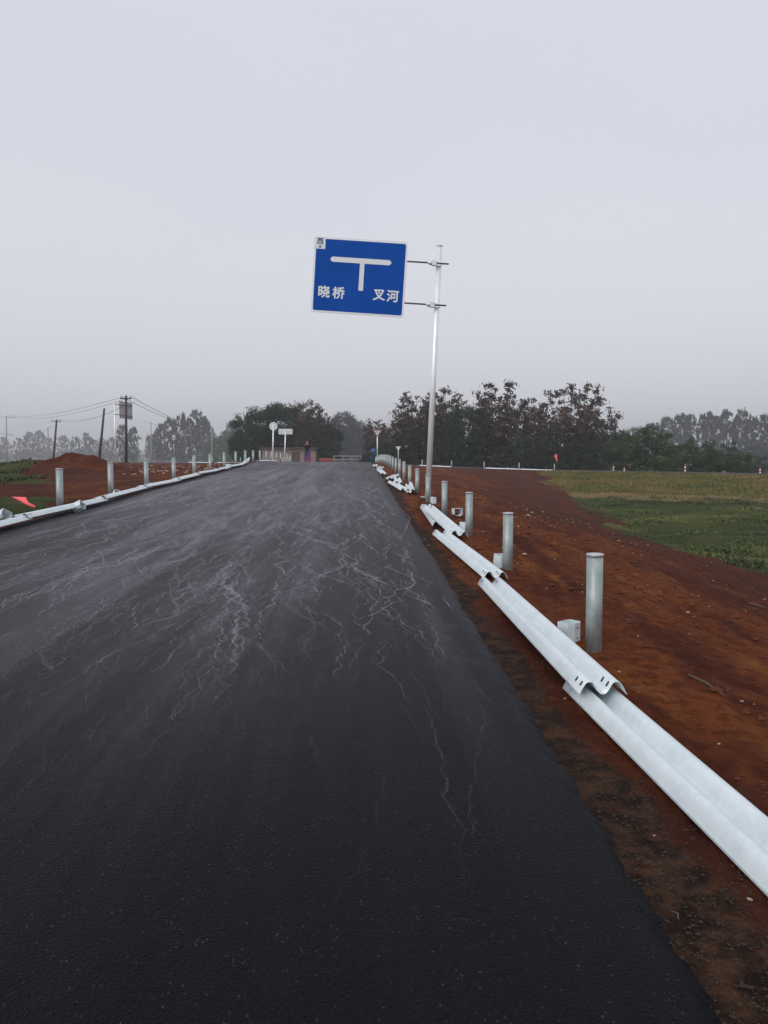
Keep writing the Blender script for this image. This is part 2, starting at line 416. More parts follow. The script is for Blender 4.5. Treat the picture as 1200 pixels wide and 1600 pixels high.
# ---- mesh building
class MB:
    def __init__(s): s.v = []; s.f = []; s.m = []; s.sm = []
    def addv(s, vs, fs, mi=0, smooth=False):
        o = len(s.v); s.v += [tuple(v) for v in vs]
        for f in fs: s.f.append(tuple(i + o for i in f)); s.m.append(mi); s.sm.append(smooth)
    def box(s, c, d, mi=0, M3=None, bev=0.0):
        x, y, z = [q / 2 for q in d]
        pts = [Vector((sx * x, sy * y, sz * z)) for sz in (-1, 1) for sy in (-1, 1) for sx in (-1, 1)]
        if M3 is not None: pts = [M3 @ p for p in pts]
        pts = [p + Vector(c) for p in pts]
        s.addv(pts, [(0, 2, 3, 1), (4, 5, 7, 6), (0, 1, 5, 4), (2, 6, 7, 3), (0, 4, 6, 2), (1, 3, 7, 5)], mi)
    def tube(s, pts, rad, n=8, mi=0, cap=True, smooth=True):
        pts = [Vector(p) for p in pts]
        if not isinstance(rad, (list, tuple)): rad = [rad] * len(pts)
        vs = []; fs = []
        ref = Vector((0, 0, 1))
        d0 = (pts[-1] - pts[0]).normalized()
        if abs(d0.z) > 0.9: ref = Vector((0, 1, 0))
        for i, p in enumerate(pts):
            d = (pts[min(i + 1, len(pts) - 1)] - pts[max(i - 1, 0)]).normalized()
            a = d.cross(ref).normalized(); b = d.cross(a)
            for k in range(n):
                an = 2 * math.pi * k / n
                vs.append(p + (a * math.cos(an) + b * math.sin(an)) * rad[i])
        for i in range(len(pts) - 1):
            for k in range(n):
                k2 = (k + 1) % n
                fs.append((i * n + k, i * n + k2, (i + 1) * n + k2, (i + 1) * n + k))
        s.addv(vs, fs, mi, smooth)
        if cap:
            o = len(s.v) - len(vs)
            s.f.append(tuple(o + k for k in range(n))[::-1]); s.m.append(mi); s.sm.append(False)
            s.f.append(tuple(o + (len(pts) - 1) * n + k for k in range(n))); s.m.append(mi); s.sm.append(False)
    def prism(s, poly, y0, y1, mi=0):
        """polygon in XZ, extruded along Y"""
        n = len(poly)
        vs = [(x, y0, z) for x, z in poly] + [(x, y1, z) for x, z in poly]
        fs = [tuple(range(n)), tuple(range(2 * n - 1, n - 1, -1))] + [((i + 1) % n, i, i + n, (i + 1) % n + n) for i in range(n)]
        s.addv(vs, fs, mi)
    def build(s, name, mats, parent=None, loc=None):
        me = bpy.data.meshes.new(name)
        me.from_pydata(s.v, [], s.f)
        if not isinstance(mats, (list, tuple)): mats = [mats]
        for m in mats: me.materials.append(m)
        me.polygons.foreach_set('material_index', s.m)
        me.polygons.foreach_set('use_smooth', s.sm)
        me.validate(); me.update()
        o = bpy.data.objects.new(name, me); COL.objects.link(o)
        if parent: o.parent = parent
        if loc: o.location = loc
        return o

def tag(o, label=None, cat=None, group=None, kind=None):
    if label: o['label'] = label
    if cat:
        o['category'] = cat
        if not kind: o['kind'] = 'thing'
    if group: o['group'] = group
    if kind: o['kind'] = kind
    return o
def empty(name, loc, label, cat, group=None, rz=0):
    o = bpy.data.objects.new(name, None); COL.objects.link(o)
    o.location = loc; o.rotation_euler = (0, 0, rz); o.empty_display_size = 0.2
    return tag(o, label, cat, group)
def copy_tree(o, parent=None):
    c = o.copy(); COL.objects.link(c); c.parent = parent
    for ch in list(o.children): copy_tree(ch, c)
    return c
ORD = ['first', 'second', 'third', 'fourth', 'fifth', 'sixth', 'seventh', 'eighth', 'ninth', 'tenth', 'eleventh', 'twelfth',
       'thirteenth', 'fourteenth', 'fifteenth', 'sixteenth', 'seventeenth', 'eighteenth', 'nineteenth', 'twentieth']

def grid_mesh(name, xs, ys, Z, mat, attrs=None, smooth=True, XX=None, YY=None):
    nx, ny = len(xs), len(ys)
    if XX is None: XX, YY = np.meshgrid(xs, ys)
    co = np.stack([XX, YY, Z], -1).reshape(-1, 3).astype(np.float32)
    i = np.arange((ny - 1) * (nx - 1)); r, c = i // (nx - 1), i % (nx - 1)
    a = r * nx + c
    q = np.stack([a, a + 1, a + nx + 1, a + nx], 1).astype(np.int32)
    me = bpy.data.meshes.new(name)
    me.vertices.add(len(co)); me.vertices.foreach_set('co', co.ravel())
    me.loops.add(q.size); me.loops.foreach_set('vertex_index', q.ravel())
    me.polygons.add(len(q)); me.polygons.foreach_set('loop_start', np.arange(0, q.size, 4, dtype=np.int32))
    me.polygons.foreach_set('use_smooth', np.full(len(q), smooth))
    me.materials.append(mat)
    me.update(calc_edges=True)
    for k, v in (attrs or {}).items():
        at = me.attributes.new(k, 'FLOAT', 'POINT'); at.data.foreach_set('value', v.reshape(-1).astype(np.float32))
    o = bpy.data.objects.new(name, me); COL.objects.link(o)
    return o

# ================================================================== SETTING
def seq(*parts):
    o = []
    for a, b, st in parts: o += list(np.arange(a, b, st))
    return np.array(o)
def grow(a, b, st, f):
    o = [a]
    while o[-1] < b: st *= f; o.append(o[-1] + st)
    o[-1] = b
    return o
gx = seq((-70, -12, .45), (-12, 0.3, .22), (0.3, 3.2, .05), (3.2, 12, .1), (12, 50, .4))
gx = np.concatenate([-np.array(grow(70.5, 1200, 1, 1.25))[::-1], gx, np.array(grow(50.0, 1200, .5, 1.25))])
gy = np.concatenate([seq((-40, 1, 2.0), (1, 9, .05), (9, 16, .1), (16, 30, .2), (30, 60, .4), (60, 130, .6)), np.array(grow(130, 1600, .8, 1.18))])
GX, GY = np.meshgrid(gx, gy)
GZ = height(GX, GY)
s_ = GX - XR(GY); l_ = XL(GY) - GX
toe = _toe(GY)
nb = fbm(GX / 2.5, GY / 2.5, 41, 4)
grass = sstep(-0.7, 0.9, GX - toe + nb * 2.2) * (s_ > 0)
px_ = 600 + 1250 * GX / np.maximum(GY, 1)
gl = 0.62 * sstep(80, 50, px_ + 75 * nb - (GY - 40) * 0.4) * (GY > 26) * (l_ > 1)
gl2 = sstep(125, 60, px_ + 40 * nb) * (GY < 19.5) * (GY > 5) * (l_ > 0.5)
beyond = (GY > Yc(GX) + 8)
grass = np.where(s_ > 0, grass, np.maximum(gl, gl2 * 0.8))
grass = np.where(beyond, 1.0, grass)
yb = Yc(GX) - 33
dry = sstep(-3, 3, GY - yb + nb * 7) * (s_ > 0)
path = np.exp(-((GY - yb - 1.5 + nb) / 1.5) ** 2) * 1.0 * (GX > toe + 0.5) * (s_ > 0) + 0.8 * np.exp(-((GY - 23.5 - (GX - 9) * .1 + nb) / .35) ** 2) * (GX > 8.5) * (GX < 30) * (GY < 30)
shoulder = (1 - sstep(0.05, 0.55, s_ + 0.35 * nb)) * (s_ > -.5)
darks = sstep(3.6, 6.0, s_ + nb * 2 + sstep(30, 60, GY) * -4) * 0.8 * (s_ > 0) + 0.75 * sstep(5, 3.2, GY) * (s_ > 0)  # dark soil outwards; near the camera, wet tone plus vignette painted in
darks = np.where(l_ > 0, 0.62 + nb * .8, darks)
ground = grid_mesh('ground', gx, gy, GZ, M['ground'], dict(grass=grass, dry=dry, path=path, shoulder=shoulder, soil_darkening=np.clip(darks, 0, 1)))
tag(ground, kind='structure')

# main road slab with ragged tapered edges
ry = np.concatenate([seq((-40, 0.5, 1.5), (.5, 14, .035), (14, 30, .2), (30, 99.5, .5)), [99.5]])
us = np.concatenate([[-0.13, -0.09, -0.04, 0.0, 0.1, 0.3, 0.8], np.linspace(1.2, 100, 30)])  # metres from right edge, last ones scaled
nU = len(us)
XXr = np.zeros((len(ry), nU + 4)); ZZr = np.zeros_like(XXr); YYr = np.repeat(ry[:, None], nU + 4, 1)
xr = XR(ry) + 0.03 * fbm(ry * .8, ry * 0, 21, 2) + 0.022 * fbm(ry * 5, ry * 0 + 5, 22, 2) + 0.030 * fbm(ry * 17, ry * 0 + 9, 24, 3); xl = XL(ry) + 0.04 * fbm(ry * .9, ry * 0, 23, 3)
wid = xr - xl
for k in range(nU):
    if us[k] <= 0.8: off = us[k] * np.ones_like(ry)
    else: off = 0.8 + (us[k] - 0.8) / (100 - 0.8) * (wid - 0.9)
    XXr[:, k] = xr - off
    drop = {-0.13: 0.13, -0.09: 0.055, -0.04: 0.02}.get(float(us[k]), 0.0)
    ZZr[:, k] = zmain(np.minimum(XXr[:, k], XR(ry)), ry) - drop - (0.02 * np.abs(fbm(ry * 5, ry * 0 + k, 25, 2)) if drop else 0)
for j, (o_, dz) in enumerate([(0.0, 0.0), (-0.04, 0.02), (-0.09, 0.055), (-0.12, 0.13)]):
    XXr[:, nU + j] = xl + o_; ZZr[:, nU + j] = zmain(XL(ry), ry) - dz
ZZr += 0.006 * fbm(XXr / 1.5, YYr / 2.5, 27, 3)
road = grid_mesh('road', np.arange(nU + 4), ry, ZZr[:, ::-1], M['asphalt'], XX=XXr[:, ::-1], YY=YYr[:, ::-1])
tag(road, kind='structure')
# trickle marks of dried muddy water on the asphalt
def on_road(px, py):
    dx, dy = (px - 600) / FPX, (800 - py) / FPX
    d = Vector((dx, math.cos(PITCH) + dy * math.sin(PITCH), -math.sin(PITCH) + dy * math.cos(PITCH)))
    t_ = 1.0
    lo, hi = 0.5, 60.0
    for _ in range(40):
        m_ = (lo + hi) / 2; p_ = d * m_
        if EYE + p_.z > float(zmain(np.array(p_.x), np.array(p_.y))): lo = m_
        else: hi = m_
    return (d.x * lo, d.y * lo)
rt_ = random.Random(77)
def jag(pts, amp, depth):
    for k in range(depth):
        o_ = [pts[0]]
        for a, b in zip(pts, pts[1:]):
            L_ = math.hypot(b[0] - a[0], b[1] - a[1]); nx_, ny_ = -(b[1] - a[1]), (b[0] - a[0])
            q = rt_.gauss(0, amp)
            o_ += [((a[0] + b[0]) / 2 + nx_ * q, (a[1] + b[1]) / 2 + ny_ * q), b]
        pts = o_
    return pts
def Z6(l): return [(300 + a / 2.4, 800 + b / 2.4) for a, b in l]
def Z5(l): return [(a / 2.0, 720 + b / 2.0) for a, b in l]
TR = [  # (points in the photograph, width in metres, strength, number of side branches)
 (Z6([(300, 20), (360, 55), (415, 90), (470, 110), (510, 130), (518, 165)]), .022, 1.0, 3),
 (Z6([(540, 120), (585, 165), (600, 205), (640, 228), (690, 255), (740, 275), (790, 300)]), .020, .9, 3),
 (Z6([(690, 185), (720, 210), (780, 230), (860, 262)]), .014, .7, 1),
 (Z6([(300, 140), (345, 225), (395, 255)]), .014, .8, 1),
 (Z6([(400, 150), (410, 200), (450, 220), (485, 240), (540, 255), (630, 280), (640, 300)]), .012, .7, 2),
 (Z6([(330, 250), (370, 290), (410, 340), (440, 370), (500, 385), (550, 415), (580, 445), (600, 480), (615, 495)]), .016, .95, 3),
 (Z6([(600, 350), (690, 400), (760, 440), (850, 465), (930, 490)]), .010, .45, 2),
 (Z6([(820, 360), (880, 385), (930, 415)]), .012, .7, 0),
 (Z6([(1090, 770), (1130, 785), (1185, 812)]), .008, .6, 0),
 (Z6([(190, 385), (240, 470), (280, 520), (340, 580), (400, 625), (470, 700)]), .010, .6, 2),
 (Z6([(90, 105), (130, 140), (140, 180), (120, 230), (130, 290), (150, 330), (170, 380), (160, 440), (160, 500), (150, 560), (165, 620), (140, 680), (120, 760)]), .020, .9, 9),
 (Z6([(180, 180), (150, 240), (160, 300), (190, 350), (200, 400), (180, 470), (190, 520), (175, 590), (190, 640)]), .013, .75, 6),
 (Z6([(130, 200), (110, 280), (90, 340), (100, 400), (60, 480), (10, 560), (-30, 640)]), .013, .7, 5),
 (Z6([(230, 190), (165, 290), (120, 350), (80, 420), (20, 520)]), .010, .6, 4),
 (Z6([(140, 350), (130, 420), (140, 500), (130, 570), (80, 640), (60, 720), (30, 830), (0, 930)]), .010, .55, 6),
 (Z6([(165, 620), (210, 650), (290, 665)]), .008, .6, 1),
 (Z6([(150, 760), (190, 820), (250, 850), (270, 900)]), .007, .35, 2),
 (Z5([(980, 25), (900, 90), (800, 150), (700, 205), (620, 255), (520, 310), (450, 350), (400, 400)]), .05, .35, 5),
 (Z5([(960, 15), (830, 110), (740, 150), (660, 195), (560, 240), (430, 290), (300, 350), (150, 420), (0, 500)]), .05, .30, 5),
 (Z5([(500, 150), (420, 175), (350, 205), (250, 240), (150, 265)]), .035, .5, 3),
 (Z5([(150, 268), (80, 290), (0, 310)]), .03, .35, 2),
 (Z5([(800, 290), (700, 340), (600, 400), (540, 440), (500, 500), (470, 580)]), .016, .5, 5),
 (Z5([(400, 400), (360, 440), (300, 470), (240, 510), (190, 540), (140, 590), (150, 640), (90, 700), (30, 770), (-20, 820)]), .016, .55, 7),
 (Z5([(470, 400), (390, 440), (360, 500), (360, 560), (330, 640), (300, 720), (240, 800), (200, 880)]), .012, .4, 6),
 (Z5([(620, 560), (560, 640), (500, 720), (460, 800), (430, 880), (420, 960)]), .012, .4, 6),
 (Z5([(150, 560), (130, 610), (160, 650), (150, 700)]), .012, .5, 2),
 (Z5([(900, 150), (910, 200), (960, 240), (1000, 255), (1030, 290)]), .022, .8, 2),
 (Z5([(1000, 100), (1020, 150), (1050, 190), (1030, 230)]), .022, .4, 2),
 (Z5([(1080, 220), (1130, 235), (1200, 260)]), .018, .5, 2),
]
mt = MB(); wts = []
def ribbon(pts, w, st, halo=True):
    if halo:
        ribbon(pts[::3] if len(pts) > 8 else pts, w * 5, st * .26, False); st *= .66
    zj = rt_.uniform(.004, .009)
    n_ = len(pts); o_ = len(mt.v)
    for i, (x, y) in enumerate(pts):
        a = pts[max(i - 1, 0)]; b = pts[min(i + 1, n_ - 1)]; q = math.hypot(b[0] - a[0], b[1] - a[1]) + 1e-6
        f = min(1, 3 * min(i, n_ - 1 - i) / n_ + .08); ww = w * f * min(2.6, max(.6, y / 8)) * rt_.uniform(.35, 1.25) * .5
        nx_, ny_ = -(b[1] - a[1]) / q * ww, (b[0] - a[0]) / q * ww
        for sg_ in (-1, 0, 1):
            xx, yy = x + nx_ * sg_, y + ny_ * sg_
            mt.v.append((xx, yy, float(zmain(np.array(xx), np.array(yy))) + 0.006 * float(fbm(np.array(xx / 1.5), np.array(yy / 2.5), 27, 3)) + zj))
            wts.append(st * f * min(1, max(.0, (y - 1.8) / 6.0)) * (1 if sg_ == 0 else 0))
    for i in range(n_ - 1):
        for k in (0, 1):
            mt.f.append((o_ + 3 * i + k, o_ + 3 * i + k + 1, o_ + 3 * i + 4 + k, o_ + 3 * i + 3 + k)); mt.m.append(0); mt.sm.append(False)
def ok_(p_): return XL(p_[1]) + .2 < p_[0] < XR(p_[1]) - .1 and p_[1] > 1.2
for (pp, w, st, nb_) in TR:
    base_ = [q for q in (on_road(*p_) for p_ in pp) if ok_(q)]
    if len(base_) < 2: continue
    L_ = jag(base_, .11, 4)
    L_ = [q for q in L_ if ok_(q)]
    ribbon(L_, w * 1.3, min(1, st * 1.15 * (.40 if pp[0][1] > 880 else .95)))
    for k in range(nb_ * 2 + 1):
        i0 = rt_.randrange(len(L_) * 3 // 4); x, y = L_[i0]
        if y < 4.2: continue
        m_ = [(x, y)]; dxx = rt_.gauss(0, .12); stp = rt_.uniform(.25, .5) * max(y, 3) / 8
        for j in range(rt_.randrange(4, 9)):
            dxx = .7 * dxx + rt_.gauss(0, .17); x += dxx * stp; y -= stp * rt_.uniform(.5, 1.1); m_.append((x, y))
        m_ = [q for q in jag([q for q in m_ if ok_(q)] or [m_[0]] , .17, 3) if ok_(q)]
        if len(m_) > 3: ribbon(m_, w * .6, st * .42)
for k in range(1000):     # fainter ones everywhere on the left and centre
    y = 4 + 39 * rt_.random() ** 1.2; x = (rt_.uniform(-5.2, .7) if rt_.random() < .6 else rt_.gauss(-2.4, 1.0)) if y < 20 else rt_.uniform(-6.5, .2); m_ = [(x, y)]; dxx = rt_.gauss(0.0 if x < -1 else .16, .08)
    stp = rt_.uniform(.15, .4) * y / 6
    for j in range(rt_.randrange(5, 12)):
        dxx = .8 * dxx + rt_.gauss(0, .09); x += dxx * stp; y -= stp * rt_.uniform(.6, 1.1); m_.append((x, y))
    m_ = [q for q in m_ if ok_(q)]
    if len(m_) > 2: ribbon(jag(m_, .10, 2), rt_.uniform(.010, .036), rt_.uniform(.12, .52) * min(1, (m_[0][1] / 9)), k % 4 == 0)
t = NT('trickle_mark')
pos = t.P()
a_ = t.attr('strength')
brk = t.math('MULTIPLY', t.ss(t.noise(pos, 26, 4, .7), .30, .52), t.ss(t.noise(pos, 2.3, 3, .6), .30, .55, .4, 1))
df = t.n('ShaderNodeBsdfDiffuse', {'Color': (0.40, 0.385, 0.42, 1)}).outputs[0]
tp_ = t.n('ShaderNodeBsdfTransparent').outputs[0]
mx_ = t.n('ShaderNodeMixShader', {0: t.math('MULTIPLY', a_, brk, clamp=True), 1: tp_, 2: df}).outputs[0]
t.t.links.new(mx_, t.out.inputs['Surface'])
trk = mt.build('trickle_marks', t.m)
at = trk.data.attributes.new('strength', 'FLOAT', 'POINT'); at.data.foreach_set('value', np.array(wts, np.float32))
tag(trk, 'pale branching trickle marks dried on the black asphalt', kind='stuff')
# crossing road
cx = np.arange(-88, 88.1, 1.0); cw = np.array([-0.1, 0, 2, 4, 6, 7.5, 7.6])
CXX = np.repeat(cx[:, None], len(cw), 1); CYY = Yc(CXX) + cw[None, :] + 0.35
CZ = zcross(CXX) - 0.004 - np.where((cw < 0) | (cw > 7.55), 0.12, 0)[None, :]
cross = grid_mesh('crossing_road', cw, cx, CZ, M['asphalt'], XX=CXX, YY=CYY)
tag(cross, kind='structure')

# ================================================================== GUARDRAIL POSTS
def cyl(mb, x, y, z0, z1, r, n=20, mi=0, cap=True, r1=None):
    mb.tube([(x, y, z0), (x, y, z1)], [r, r1 if r1 is not None else r], n, mi, cap)
def make_post(h=0.8):
    root = empty('guardrail_post', (0, 0, 0), 'x', 'post')
    mb = MB(); cyl(mb, 0, 0, -0.15, h - .012, 0.066, 24); mb.build('pipe', M['post'], root)
    mb = MB(); mb.tube([(0, 0, h - 0.022), (0, 0, h - 0.004), (0, 0, h), (0, 0, h + .003)], [0.071, 0.072, 0.069, 0.05], 24)
    mb.build('cap', M['cap'], root)
    return root
post0 = make_post()
first = [True]
def place_post(x, y, ztop, label, group, lean=0.0):
    global post0
    o = post0 if first[0] else copy_tree(post0)
    first[0] = False
    zb = hz(x, y, False)
    h = min(max(ztop - zb, 0.55), 0.95)
    o.location = (x, y, ztop - 0.8)
    o.rotation_euler = (0, lean, random.uniform(0, 6))
    tag(o, label, 'post', group)
    return o
random.seed(4)
def postXR(Y): return 1.88 - 0.0295 * Y
RG, LG = 'guardrail posts along the right shoulder', 'guardrail posts along the left road edge'
ptops = {0: 865, 1: 801, 2: 769, 3: 752, 4: 742, 5: 732, 6: 727, 7: 721, 8: 717.5, 9: 715.5, 10: 713.5, 11: 711.5, 12: 710.5, 13: 710, 14: 710, 15: 710}
pxs = {0: 930, 1: 794, 2: 733, 3: 694.5, 4: 668.5}
names_right = ['nearest thick grey guardrail post on the right, beside the two overlapping loose rails',
    'second grey post on the right, small white bracket at its foot',
    'grey guardrail post between the two short middle rails, third from the camera on the right',
    'fourth grey post on the right, a tipped white bracket lying to its right',
    'grey guardrail post standing directly in front of the tall sign pole',
    'grey guardrail post just left of the foot of the tall sign pole']
n = 0
for k in range(28):
    Y = 6.5 + 4.0 * k
    if Y > 100: break
    if k < 5: X = P(pxs[k], ptops[k], Y).x
    else: X = postXR(Y)
    if k in ptops: zt = P(600, ptops[k], Y).z
    else: zt = float(zroad(Y)) - 0.08 + 0.78
    if k < 6: lab = names_right[k]
    elif k < 13: lab = 'grey guardrail post, %s in the right row beyond the tall sign pole' % ORD[k - 6]
    elif k < 20: lab = 'small pale crest post, %s in the right row past the tall sign pole' % ORD[k - 6]
    else: lab = ['tiny pale post at the crest below the red triangle sign, rightmost of the bunch', 'second tiny pale post from the right in the bunch below the red triangle sign', 'third tiny pale post from the right in the bunch below the red triangle sign', 'leftmost tiny pale post of the bunch below the red triangle sign'][k - 20]
    place_post(X, Y, zt, lab, RG, random.uniform(-.008, .012))
ltops = [(15.5, 92, 732), (19.2, 172, 722), (23.0, 228, 718), (27.0, 271, 715), (31.0, 303, 711), (35.0, 328, 709), (39.0, 350, 707), (43.0, 368, 705.3),
         (47.0, 383, 704), (51.0, 395.5, 703.7), (55.0, 406, 703.7), (59.0, 416, 704), (63.0, 424, 704.5), (67.0, 432, 706), (71.0, 438.5, 708), (75.0, 449, 710), (79.0, 453.5, 711)]
for i, (Y, px, py) in enumerate(ltops):
    p = P(px, py, Y)
    if i == 0: lab = 'nearest grey guardrail post on the left, beside the red flag'
    elif i < 14: lab = 'grey guardrail post, %s from the camera in the left row' % ORD[i]
    else: lab = ['small pale left post just right of the rectangular sign pole', 'small pale left post, second right of the rectangular sign pole', 'last tiny left post against the whitewashed hut wall'][i - 14]
    place_post(p.x, Y, p.z, lab, LG, random.uniform(-.01, .01))
# posts and rails along the crossing road
XG = 'short posts along the crossing road'
for i, (px, py) in enumerate([(659.5, 717.5), (705, 719), (755.5, 722), (810, 723.5), (865, 725)]):
    dx = (px - 600) / FPX
    Y = 98.2 / (1 + .47 * dx); Xc = dx * Y
    labs = ['short white post on the red bank, left of the tall sign pole base', 'short white post on the red bank, just right of the tall sign pole',
            'short white post at the left end of the long white rail on the red bank', 'short white post in the middle of the long white rail on the red bank',
            'short white post at the corner where red bank meets grass, under the small red flag']
    place_post(Xc, Y - .3, hz(Xc, Y - .3, False) + 0.80, labs[i], XG)
for i, px in enumerate([333.5, 377]):
    dx = (px - 600) / FPX
    Y = 98 / (1 + .47 * dx); Xc = dx * Y
    place_post(Xc, Y - .4, hz(Xc, Y - .4, False) + 0.78,
               ['distant white post on the left crossing road, behind the seventh left post', 'distant white post on the left crossing road, nearer the dark domed trees'][i], XG)

# ================================================================== W BEAM RAILS
prof = [(-.155, .002), (-.148, .012), (-.138, .032), (-.122, .060), (-.108, .077), (-.092, .084), (-.074, .084), (-.060, .076), (-.045, .052), (-.030, .025), (-.016, .010),
        (0, .006)]
prof = prof + [(-x, z) for x, z in prof[-2::-1]]
def rail_mesh(L=4.32, bend=0.0, holes=True, lift=0.0):
    mb = MB(); ns = 14; n = len(prof); th = 0.004
    top = []; bot = []
    for i in range(ns + 1):
        y = L * (i / ns - .5); dz = bend * ((2 * i / ns - 1) ** 2)
        for (x, z) in prof: top.append((x, y, z + dz))
    for i in range(ns + 1):
        y = L * (i / ns - .5); dz = bend * ((2 * i / ns - 1) ** 2)
        for j, (x, z) in enumerate(prof):
            a = prof[max(j - 1, 0)]; b = prof[min(j + 1, n - 1)]
            tx, tz = b[0] - a[0], b[1] - a[1]; q = math.hypot(tx, tz)
            bot.append((x + tz / q * th, y, z - tx / q * th + dz))
    N = len(top); fs = []
    for i in range(ns):
        for j in range(n - 1):
            a = i * n + j
            fs.append((a, a + 1, a + n + 1, a + n)); fs.append((N + a, N + a + n, N + a + n + 1, N + a + 1))
        a = i * n; fs.append((a, a + n, N + a + n, N + a))
        a = i * n + n - 1; fs.append((a, N + a, N + a + n, a + n))
    mb.addv(top + bot, fs, 0, True)
    ef = []
    for j in range(n - 1):
        ef.append((j, N + j, N + j + 1, j + 1)); a = ns * n + j; ef.append((a, a + 1, N + a + 1, N + a))
    for f in ef: mb.f.append(f); mb.m.append(0); mb.sm.append(False)
    if holes:
        for sy in (-1, 1):
            for (x, z, ang) in ((-.122, .062, -1.05), (-.046, .054, 1.02), (.046, .054, -1.02), (.122, .062, 1.05)):
                # slot normal roughly follows the web
                for yy in ((L / 2 - .055), (L / 2 - .16)):
                    a = (math.cos(ang), math.sin(ang))
                    nx_, nz_ = -a[1], a[0]
                    if nz_ < 0: nx_, nz_ = -nx_, -nz_
                    dz = bend
                    # lift to sit proud on the local surface
                    zz = np.interp(x, [p[0] for p in prof], [p[1] for p in prof])
                    sl = 0.012
                    x0, x1 = x - .009, x + .009
                    z0 = np.interp(x0, [p[0] for p in prof], [p[1] for p in prof]); z1 = np.interp(x1, [p[0] for p in prof], [p[1] for p in prof])
                    y0 = sy * yy
                    vs = [(x0, y0 - sl, z0), (x1, y0 - sl, z1), (x1, y0 + sl, z1), (x0, y0 + sl, z0)]
                    q = math.hypot(x1 - x0, z1 - z0); nn = (-(z1 - z0) / q, (x1 - x0) / q)
                    vs = [(v[0] + nn[0] * .0035, v[1], v[2] + nn[1] * .0035 + dz) for v in vs]
                    mb.addv(vs, [(0, 1, 2, 3)], 1)
    return mb
def make_rail(p0, p1, label, group, roll=0.0, bend=0.0, mesh=None, L=None):
    p0, p1 = Vector(p0), Vector(p1)
    d = p1 - p0; ln = d.length
    if mesh is None:
        o = rail_mesh(ln if L is None else L, bend).build('guardrail_beam', [M['rail'], M['dark']])
    else:
        o = bpy.data.objects.new('guardrail_beam', mesh); COL.objects.link(o)
    yv = d.normalized(); xv = yv.cross(Vector((0, 0, 1))).normalized(); zv = xv.cross(yv)
    m = Matrix((xv, yv, zv)).transposed()
    m = m @ Matrix.Rotation(roll, 3, 'Y')
    o.matrix_world = Matrix.Translation((p0 + p1) / 2) @ m.to_4x4()
    tag(o, label, 'guardrail beam', group)
    return o
BG = 'loose guardrail beams lying beside the right road edge'
g = lambda x, y, dz=0: (x, y, hz(x, y, False) + 0.03 + dz)
make_rail(g(1.725, 1.05), g(1.365, 5.35), 'nearest loose white guardrail beam, running out of the frame at the lower right', BG)
make_rail(g(1.375, 4.93, .085), g(1.245, 9.25, .01), 'white guardrail beam resting its near end on the nearest beam, beside the thickest post', BG, 0.0)
make_rail(g(1.37, 9.72, .0), g(1.00, 14.05, .02), 'white guardrail beam whose near end with bolt slots stops beside the second post', BG, 0.04)
make_rail(g(1.29, 13.65, .06), g(1.00, 17.95, .16), 'shorter looking white guardrail beam reaching up to the post before the sign pole', BG, 0.12)
make_rail(g(1.10, 15.6, .02), g(1.05, 19.9, .03), 'white guardrail beam mostly hidden under another, its peaked far end beside the sign pole', BG, -0.05)
make_rail(g(.70, 26.2, .03), g(.28, 30.4, .06), 'white guardrail beam with dark end openings nearest behind the sign pole', BG, 0.1)
make_rail(g(.55, 29.2, .10), g(.55, 33.4, .10), 'white guardrail beam lying across its neighbour in the tangled heap behind the sign pole', BG, 0.2)
make_rail(g(.86, 25.6, .02), g(.92, 29.8, .06), 'tilted white guardrail beam at the foot of the posts behind the sign pole', BG, -0.5)
make_rail(g(.15, 33.5, .03), g(.60, 37.7, .05), 'white guardrail beam turned inwards to the posts in the middle of the far heap', BG, -0.15)
make_rail(g(.02, 38.5, .03), g(-.25, 42.7, .08), 'white guardrail beam with its end opening facing the camera near the crest on the right', BG, 0.1)
make_rail(g(-.35, 44.5, .03), g(-.15, 48.7, .06), 'farthest loose white guardrail beam on the right, just before the crest', BG, 0.1)
make_rail(g(-.45, 50.0, .03), g(-.62, 54.2, .03), 'sliver of white guardrail beam at the crest on the right', BG, 0.0)
# left chain of beams along the road edge
LBG = 'guardrail beams laid end to end along the left road edge'
def railL(Y): return float(XL(Y)) + 0.13 - 0.05 * math.sin(Y * .7)
ys = [8.2, 12.35, 16.4, 20.5, 24.6, 28.7, 32.8, 36.9, 41.0]
for i in range(len(ys) - 1):
    a, b = ys[i], ys[i + 1] + 0.12
    def q(Y, e):
        x = railL(Y); return (x, Y, float(zmain(x, Y)) + 0.035 + e)
    nm_ = ['white guardrail beam leaving the frame at the left edge, beside the red flag', 'second white guardrail beam from the left frame edge, lying at the road edge',
           'white guardrail beam on the left road edge next to the tipped white bracket'][i] if i < 3 else \
        'white guardrail beam, %s in the chain along the left road edge' % ORD[i]
    make_rail(q(a, 0.05), q(b, 0.02), nm_, LBG, -0.22 + 0.05 * math.sin(i * 2.1))
make_rail((-7.35, 40.8, float(zmain(-7.35, 41)) + .04), (-7.9, 46.3, float(zmain(-7.9, 46)) + .10), 'white guardrail beam bending up to the ninth left post', LBG, -0.3)
make_rail((-7.75, 44.8, float(zmain(-7.75, 45)) + .10), (-8.35, 49.2, float(zmain(-8.3, 49)) + .22), 'raised white guardrail beam leaning against the left posts near the crest', LBG, -0.3)
make_rail((-8.2, 52.0, float(zmain(-8.2, 52)) + .03), (-8.45, 58.5, float(zmain(-8.4, 58)) + .05), 'white guardrail beam on the left at the crest, before the round sign', LBG, -0.2)
make_rail((-8.5, 59.0, float(zmain(-8.5, 59)) + .03), (-8.75, 65.0, float(zmain(-8.7, 65)) + .04), 'last white guardrail beam on the left beneath the two sign backs', LBG, -0.2)
